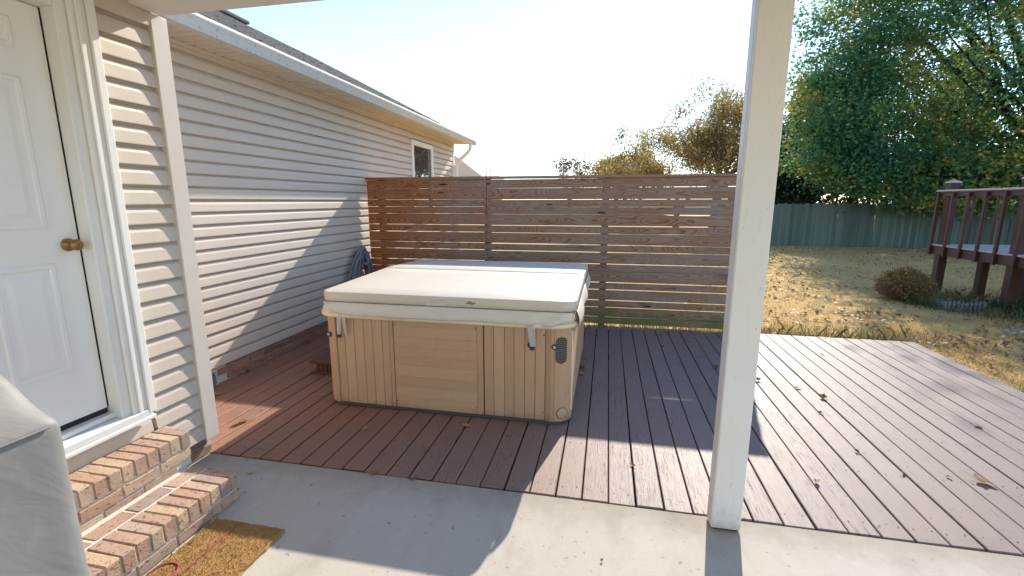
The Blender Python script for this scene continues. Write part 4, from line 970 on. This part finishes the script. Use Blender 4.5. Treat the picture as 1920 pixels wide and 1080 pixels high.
for i, (cx, cy, h, lb) in enumerate(((9.1, 27.5, 5.5, 'dark evergreen tree just right of the porch post behind the back fence'), (10.6, 29.0, 8, 'dark evergreen tree second from the porch post behind the back fence'), (13.5, 30, 9, 'dark evergreen tree behind the middle of the maple crown'), (17.5, 29, 9, 'dark evergreen tree behind the right part of the maple crown'), (22, 27, 9, 'dark evergreen tree behind the far right of the maple'))):
    rng = random.Random(50 + i); t = thing('evergreen_tree', lb, 'tree', (cx, cy, LZ)); m = MB()
    m.tube([(cx, cy, LZ - .2), (cx + .1, cy, 2), (cx, cy, h)], [.22, .17, .03], 7, False)
    for k in range(5): m.tube([(cx + rng.uniform(-1, 1), cy + rng.uniform(-.6, .6), LZ - .2), (cx + rng.uniform(-1.2, 1.2), cy, rng.uniform(3, 5.5))], [.09, .05], 5, False)
    m.build('trunk', 'bark_dark', t)
    nl = 5200; z = RN.uniform(.24 if i < 2 else .1, 1, nl); a = RN.uniform(0, 6.283, nl); rr = (1.0 - z * .72) * 2.3 * np.sqrt(RN.random(nl))
    pos = np.stack([cx + rr * np.cos(a), cy + rr * np.sin(a), LZ + .3 + z * h], 1) + RN.normal(size=(nl, 3)) * .15
    v, f = leaf_quads(pos, .22, .2); np_mesh('crown', v, f, 'cedar_leaf', t)

# neighbour's house, antenna and the white house behind the maple
nb = thing('neighbour_house', 'tan roofed neighbouring house just past the house corner', 'house', (-17, 46, LZ))
MB().prism([(-24.5, 2.9), (-15.2, 6.3), (-11.4, 3.5), (-11.4, 3.35), (-24.5, 2.75)], 'y', 45, 56).build('roof', 'far_roof', nb)
bx('wall', 'far_wall', nb, -23.5, -12.6, 45.6, 55.5, LZ - .1, 3.0, 0)
MB().prism([(-14.6, 3.0), (-13.0, 4.0), (-11.6, 3.0)], 'y', 44.2, 44.99).build('porch_gable', 'far_roof', nb)
MB().tube([(-12.35, 47, 3.9), (-12.35, 47, 4.95)], .05, 6).build('vent_pipe', 'antenna', nb)
ant = thing('antenna_mast', 'thin television antenna mast standing against the sky', 'antenna', (-11.4, 45, LZ))
MB().tube([(-11.4, 45, LZ), (-11.4, 45, 5.85)], .03, 6).build('mast', 'antenna', ant)
for k, w in enumerate((.55, .35, .3, .28, .26, .22)): MB().tube([(-11.4 - w, 45.0, 5.85 - k * .02 if k == 0 else 5.7 - k * .26), (-11.4 + w * (1 if k == 0 else .3), 45.0, 5.85 if k == 0 else 5.7 - k * .26)], .022, 5).build('antenna_element', 'antenna', ant)
wh = thing('white_house', 'white house glimpsed below the maple crown beyond the back fence', 'house', (26, 34, LZ))
bx('wall', 'far_white', wh, 20.5, 31, 34, 40, LZ - .1, 2.5, 0)
MB().prism([(33.6, 2.4), (37, 4.6), (40.4, 2.4)], 'x', 20, 31.5).build('roof', 'far_roof', wh)
for wx in (22, 25, 28): bx('window', 'window_glass', wh, wx, wx + .9, 33.97, 33.995, .9, 2.0, 0)

# ------------------------------------------------------------------ shrub and weeds
sh = thing('round_shrub', 'clipped round rusty brown shrub on the lawn in front of the raised deck', 'shrub', (5.54, 9.85, LZ))
rng = random.Random(8); m = MB(); c0 = Vector((5.54, 9.85, LZ))
for k in range(420):
    d = Vector((rng.gauss(0, 1), rng.gauss(0, 1), abs(rng.gauss(.25, .7)))).normalized(); e = c0 + Vector((d.x * .43, d.y * .42, .14 + d.z * .47)) * rng.uniform(.8, 1.2); s = c0 + Vector((rng.gauss(0, .05), rng.gauss(0, .05), .03))
    mid = s.lerp(e, .55) + Vector((rng.gauss(0, .07), rng.gauss(0, .07), rng.gauss(.03, .05))); m.tube([s, mid, e], [.008, .006, .004], 3, False)
m.build('stems', 'twig', sh)
n = 3300; d = RN.normal(size=(n, 3)); d[:, 2] = d[:, 2] + .25; d /= np.linalg.norm(d, axis=1)[:, None]; r = RN.uniform(.7, 1.03, n) ** .7 * (1 + .09 * np.sin(d[:, 0] * 7 + 1) * np.sin(d[:, 2] * 8) + .07 * np.sin(d[:, 1] * 11))
pos = np.stack([5.54 + d[:, 0] * .43 * r, 9.85 + d[:, 1] * .42 * r, LZ + .27 + d[:, 2] * .34 * r], 1); pos += RN.normal(size=pos.shape) * .018; v, f = leaf_quads(pos, .03); np_mesh('leaves', v, f, 'shrub_leaf', sh)

def blades(cx, cy, rx, ry, n, h, w, lean=.5, z=None):
    p = np.stack([RN.normal(cx, rx, n), RN.normal(cy, ry, n)], 1); z0 = lawn_h(p[:, 0], p[:, 1]) - .01 if z is None else np.full(n, z)
    b = np.column_stack([p, z0]); hh = h * RN.uniform(.4, 1.1, n); a = RN.uniform(0, 6.283, n); L = lean * hh * RN.random(n)
    tip = b + np.stack([np.cos(a) * L, np.sin(a) * L, hh], 1); mid = b + (tip - b) * .55 + np.stack([np.zeros(n), np.zeros(n), hh * .12], 1); q = RN.uniform(0, 6.283, n)
    s = np.stack([np.cos(q), np.sin(q), np.zeros(n)], 1) * w
    v = np.stack([b - s, b + s, mid + s * .7, tip, mid - s * .7], 1).reshape(-1, 3); return v, np.arange(n * 5).reshape(n, 5)
def weed(name, label, parts, cat='weed'):
    t = thing(name, label, cat, (parts[0][1], parts[0][2], LZ))
    for (mt, cx, cy, rx, ry, n, h, w, ln) in parts:
        v, f = blades(cx, cy, rx, ry, n, h, w, ln); tag(np_mesh('blades', v, f, mt, t), kind='stuff')
    return t
weed('weed_clump', 'scraggly green and tan weeds at the deck edge beside the porch post', [('dry_weed', 2.5, 6.62, .30, .09, 460, .30, .0022, .9), ('green_weed', 2.2, 6.55, .22, .06, 220, .14, .004, .9), ('yellow_leaf', 2.05, 6.5, .12, .04, 40, .2, .008, .9)])
weed('weed_clump', 'low dry grass tuft at the middle of the deck far edge', [('dry_weed', 3.25, 6.60, .28, .07, 420, .27, .003, .9), ('dry_weed', 3.7, 6.62, .2, .08, 260, .3, .003, .8)])
weed('weed_clump', 'bright yellow green weeds under the bottom of the privacy fence', [('green_weed', .9, 6.72, .7, .10, 500, .17, .006, .8), ('yellow_leaf', 1.6, 6.66, .3, .08, 160, .18, .007, .8), ('yellow_leaf', .2, 6.75, .6, .08, 120, .14, .007, .8)])
weed('grass_mound', 'pale dry ornamental grass mound left of the raised deck posts', [('dry_weed', 6.0, 9.35, .2, .16, 800, .34, .004, 1.0), ('green_weed', 5.75, 9.1, .16, .1, 200, .16, .005, 1.0)], 'grass')
weed('leafy_plants', 'leafy green ground plants under the raised deck at the right edge', [('green_weed', 6.9, 8.9, .3, .3, 900, .24, .010, 1.0), ('dry_weed', 6.3, 8.7, .35, .2, 500, .16, .006, 1.0)], 'plant')
weed('leafy_plants', 'low green sprigs at the foot of the round shrub', [('green_weed', 5.66, 9.42, .14, .04, 160, .10, .010, 1.0)], 'plant')
weed('weed_clump', 'green grass tuft beside the right edge of the deck', [('green_weed', 3.98, 4.35, .12, .35, 600, .13, .006, .9)])
ed = thing('slatted_crate', 'small grey slatted crate among plants beside the raised deck', 'crate', (5.98, 8.95, LZ))
for i in range(9): bx('slat', 'edging_grey', ed, 5.70 + i * .062, 5.735 + i * .062, 8.90, 8.915, LZ - .02, LZ + .20 + .012 * math.sin(i), .002)
bx('rail', 'edging_grey', ed, 5.69, 6.25, 8.916, 8.93, LZ + .14, LZ + .17, .002); bx('rail', 'edging_grey', ed, 5.69, 6.25, 8.916, 8.93, LZ + .02, LZ + .05, .002)
for xx in (5.69, 6.235): bx('side', 'edging_grey', ed, xx, xx + .015, 8.931, 9.2, LZ - .02, LZ + .18, .002)
bx('back', 'edging_grey', ed, 5.69, 6.25, 9.201, 9.215, LZ - .02, LZ + .18, .002)

# lawn grass and leaf litter
def grass():
    n = 90000; u = RN.random(n); y = 6.45 + 15.5 * u ** 1.6; x = RN.uniform(-4.5, 1.0, n) * 0 + RN.uniform(0, 1, n) * (y * .62 + 4.5) + (y * .2 - .2)
    k = RN.random(n) < .25; x[k] = RN.uniform(3.85, 6.5, k.sum()); y[k] = RN.uniform(3.2, 8.5, k.sum())
    ok = ~((x < DX1 + .02) & (y < DY1 + .05)); x, y = x[ok], y[ok]; n = len(x)
    b = np.column_stack([x, y, lawn_h(x, y) - .005]); h = RN.uniform(.02, .05, n); a = RN.uniform(0, 6.283, n); tip = b + np.stack([np.cos(a) * h * .9, np.sin(a) * h * .9, h], 1)
    q = RN.uniform(0, 6.283, n); s = np.stack([np.cos(q), np.sin(q), np.zeros(n)], 1) * (.0025 + .0004 * y)[:, None]
    v = np.stack([b - s, b + s, tip], 1).reshape(-1, 3); o = np_mesh('grass', v, np.arange(n * 3).reshape(n, 3), 'dry_grass'); tag(o, 'short dry straw coloured grass covering the lawn', 'grass', kind='stuff')
    n = 11000; u = RN.random(n); y = 6.5 + 15.4 * u ** 1.15; x = (y * .16) + RN.random(n) * (y * .62 + 5)
    k = RN.random(n) < .12; x[k] = RN.uniform(3.85, 6.5, k.sum()); y[k] = RN.uniform(3.2, 8.5, k.sum())
    cl = np.sin(x * 1.9 + np.sin(y * 1.1) * 2) * np.sin(y * 1.6 + 1) + RN.normal(size=n) * .7; ok = (cl > .0) & ~((x < DX1 + .05) & (y < DY1 + .1)) & ~((np.abs(x - 5.54) < .45) & (np.abs(y - 9.85) < .4)); x, y = x[ok], y[ok]
    pos = np.column_stack([x, y, lawn_h(x, y) + .028]); v, f = leaf_quads(pos, .055, .6); o = np_mesh('leaf_litter', v, f, 'litter'); tag(o, 'fallen brown and pale leaves scattered over the lawn', 'leaves', kind='stuff')
grass()

# ------------------------------------------------------------------ fallen leaves one can point at on deck and patio
def leaf_mesh(seed, lobes=5, curl=.35):
    rg = random.Random(seed); N = 20; vs = [(0, 0, .006)]
    for k in range(N):
        a = 2 * math.pi * k / N; r = .62 + .38 * abs(math.cos(a * lobes / 2 + .2)) ** .8; r *= (1.25 if abs(a - math.pi) > 2.4 else 1) * rg.uniform(.85, 1.1)
        x, y = r * math.cos(a), r * .72 * math.sin(a); vs.append((x * .5, y * .5, curl * (y * y * .9 + .25 * x * x) + .012 + rg.uniform(0, .05)))
    m = MB().add(vs, [(0, 1 + k, 1 + (k + 1) % N) for k in range(N)], True); m.tube([(.0, 0, .01), (-.4, .02, .02), (-.85, .06, .06)], [.014, .012, .01], 4)
    return m.v, m.f, m.sm
LM = [leaf_mesh(i, lo, cu) for i, (lo, cu) in enumerate(((5, .5), (3, .9), (7, .35), (5, 1.1), (3, .3)))]
LMESH = {}
def fallen(px, py, size, mat, label, rot=None, tilt=(0, 0), z=.004, shape=None):
    si = shape if shape is not None else R.randrange(5); key = (si, mat)
    if key not in LMESH:
        mb = MB(); mb.v, mb.f, mb.sm = [v for v in LM[si][0]], LM[si][1], LM[si][2]; LMESH[key] = mb.mesh('leaf', mat)
    o = link('fallen_leaf', LMESH[key], None, (px, py, z)); o.scale = (size,) * 3; o.rotation_euler = (tilt[0], tilt[1], R.uniform(0, 6.28) if rot is None else rot)
    tag(o, label, 'leaf', 'fallen leaves on the deck and patio')
for (x, y, s, mt, lb) in (
    (-2.749, 2.861, .13, 'rust_leaf', 'orange brown curled leaf in the sunny corner of the deck near the house'),
    (-2.763, 2.796, .07, 'brown_leaf', 'small dark leaf beside the orange one in the sunny deck corner'),
    (-3.363, 3.273, .09, 'tan_leaf', 'pale tan leaf on the deck below the foundation vent'),
    (-3.345, 3.185, .10, 'rust_leaf', 'reddish leaf on the deck next to the foundation vent'),
    (-3.520, 3.794, .12, 'rust_leaf', 'orange leaf leaning on the brick foundation left of the tub'),
    (-3.520, 4.775, .10, 'rust_leaf', 'small orange leaf against the bricks close to the hot tub'),
    (-2.429, 3.441, .07, 'tan_leaf', 'tan leaf scrap at the lower left corner of the hot tub'),
    (-1.743, 2.945, .09, 'tan_leaf', 'tan leaf on the deck in front of the left slats of the tub'),
    (-0.999, 3.149, .11, 'tan_leaf', 'tan upright leaf on the deck in front of the tub access door'),
    (-1.400, 2.427, .07, 'rust_leaf', 'small rusty leaf by the patio edge in front of the tub'),
    (-1.135, 2.417, .05, 'brown_leaf', 'dark leaf scrap at the patio edge below the tub'),
    (-2.170, 2.275, .05, 'yellow_leaf', 'small yellow leaf on the shaded concrete near the steps'),
    (-2.308, 2.410, .035, 'tan_leaf', 'tiny tan leaf where deck meets concrete near the house'),
    (-0.211, 4.574, .15, 'rust_leaf', 'large rusty leaf lying against the right side of the hot tub'),
    (-0.186, 4.413, .10, 'tan_leaf', 'tan leaf overlapping the rusty one at the right side of the tub'),
    (-0.172, 4.918, .10, 'tan_leaf', 'curled tan leaf on the shaded deck right of the tub vent'),
    (-0.078, 5.888, .09, 'tan_leaf', 'tan leaf near the fence just right of the tub'),
    (0.552, 6.145, .11, 'tan_leaf', 'leftmost tan leaf of the row lying along the fence foot'),
    (0.717, 6.026, .14, 'tan_leaf', 'large tan leaf in the row lying along the fence foot'),
    (0.842, 6.127, .10, 'rust_leaf', 'rusty leaf in the row lying along the fence foot'),
    (1.050, 5.811, .09, 'tan_leaf', 'tan leaf on the shaded deck left of the porch post'),
    (0.702, 5.523, .08, 'brown_leaf', 'brown leaf on the shaded deck below the row at the fence'),
    (1.167, 4.873, .11, 'rust_leaf', 'rusty leaf on the deck touching the left side of the post'),
    (1.492, 4.601, .08, 'brown_leaf', 'dark leaf on the deck just right of the post'),
    (1.789, 4.477, .08, 'brown_leaf', 'dark curled leaf in a board gap right of the post'),
    (2.439, 5.582, .07, 'brown_leaf', 'dark leaf near the far edge of the sunny deck'),
    (1.922, 4.276, .10, 'rust_leaf', 'rusty leaf in the middle of the sunny deck'),
    (2.075, 4.144, .06, 'rust_leaf', 'small red leaf right of the middle of the sunny deck'),
    (1.770, 3.949, .07, 'brown_leaf', 'dark leaf scrap below the rusty one in the deck middle'),
    (2.861, 3.950, .10, 'tan_leaf', 'tan leaf on the right part of the sunny deck'),
    (2.323, 3.104, .15, 'tan_leaf', 'big pale curled leaf on the deck at the lower right'),
    (1.752, 3.338, .05, 'brown_leaf', 'tiny dark leaf in a gap of the lower sunny deck'),
    (1.907, 3.111, .05, 'rust_leaf', 'tiny rust leaf on the lower right deck boards'),
    (2.161, 3.116, .05, 'brown_leaf', 'tiny dark leaf left of the big pale one'),
    (0.226, 2.852, .06, 'rust_leaf', 'small rust leaf on the deck edge left of the post base'),
    (1.324, 2.893, .07, 'rust_leaf', 'rust leaf with stalk on the deck right of the post base'),
    (0.037, 1.983, .03, 'rust_leaf', 'tiny rust scrap on the sunlit concrete at the bottom')):
    fallen(x, y, s * .66, mt, lb, tilt=(R.gauss(0, .12), R.gauss(0, .12)), z=.004)
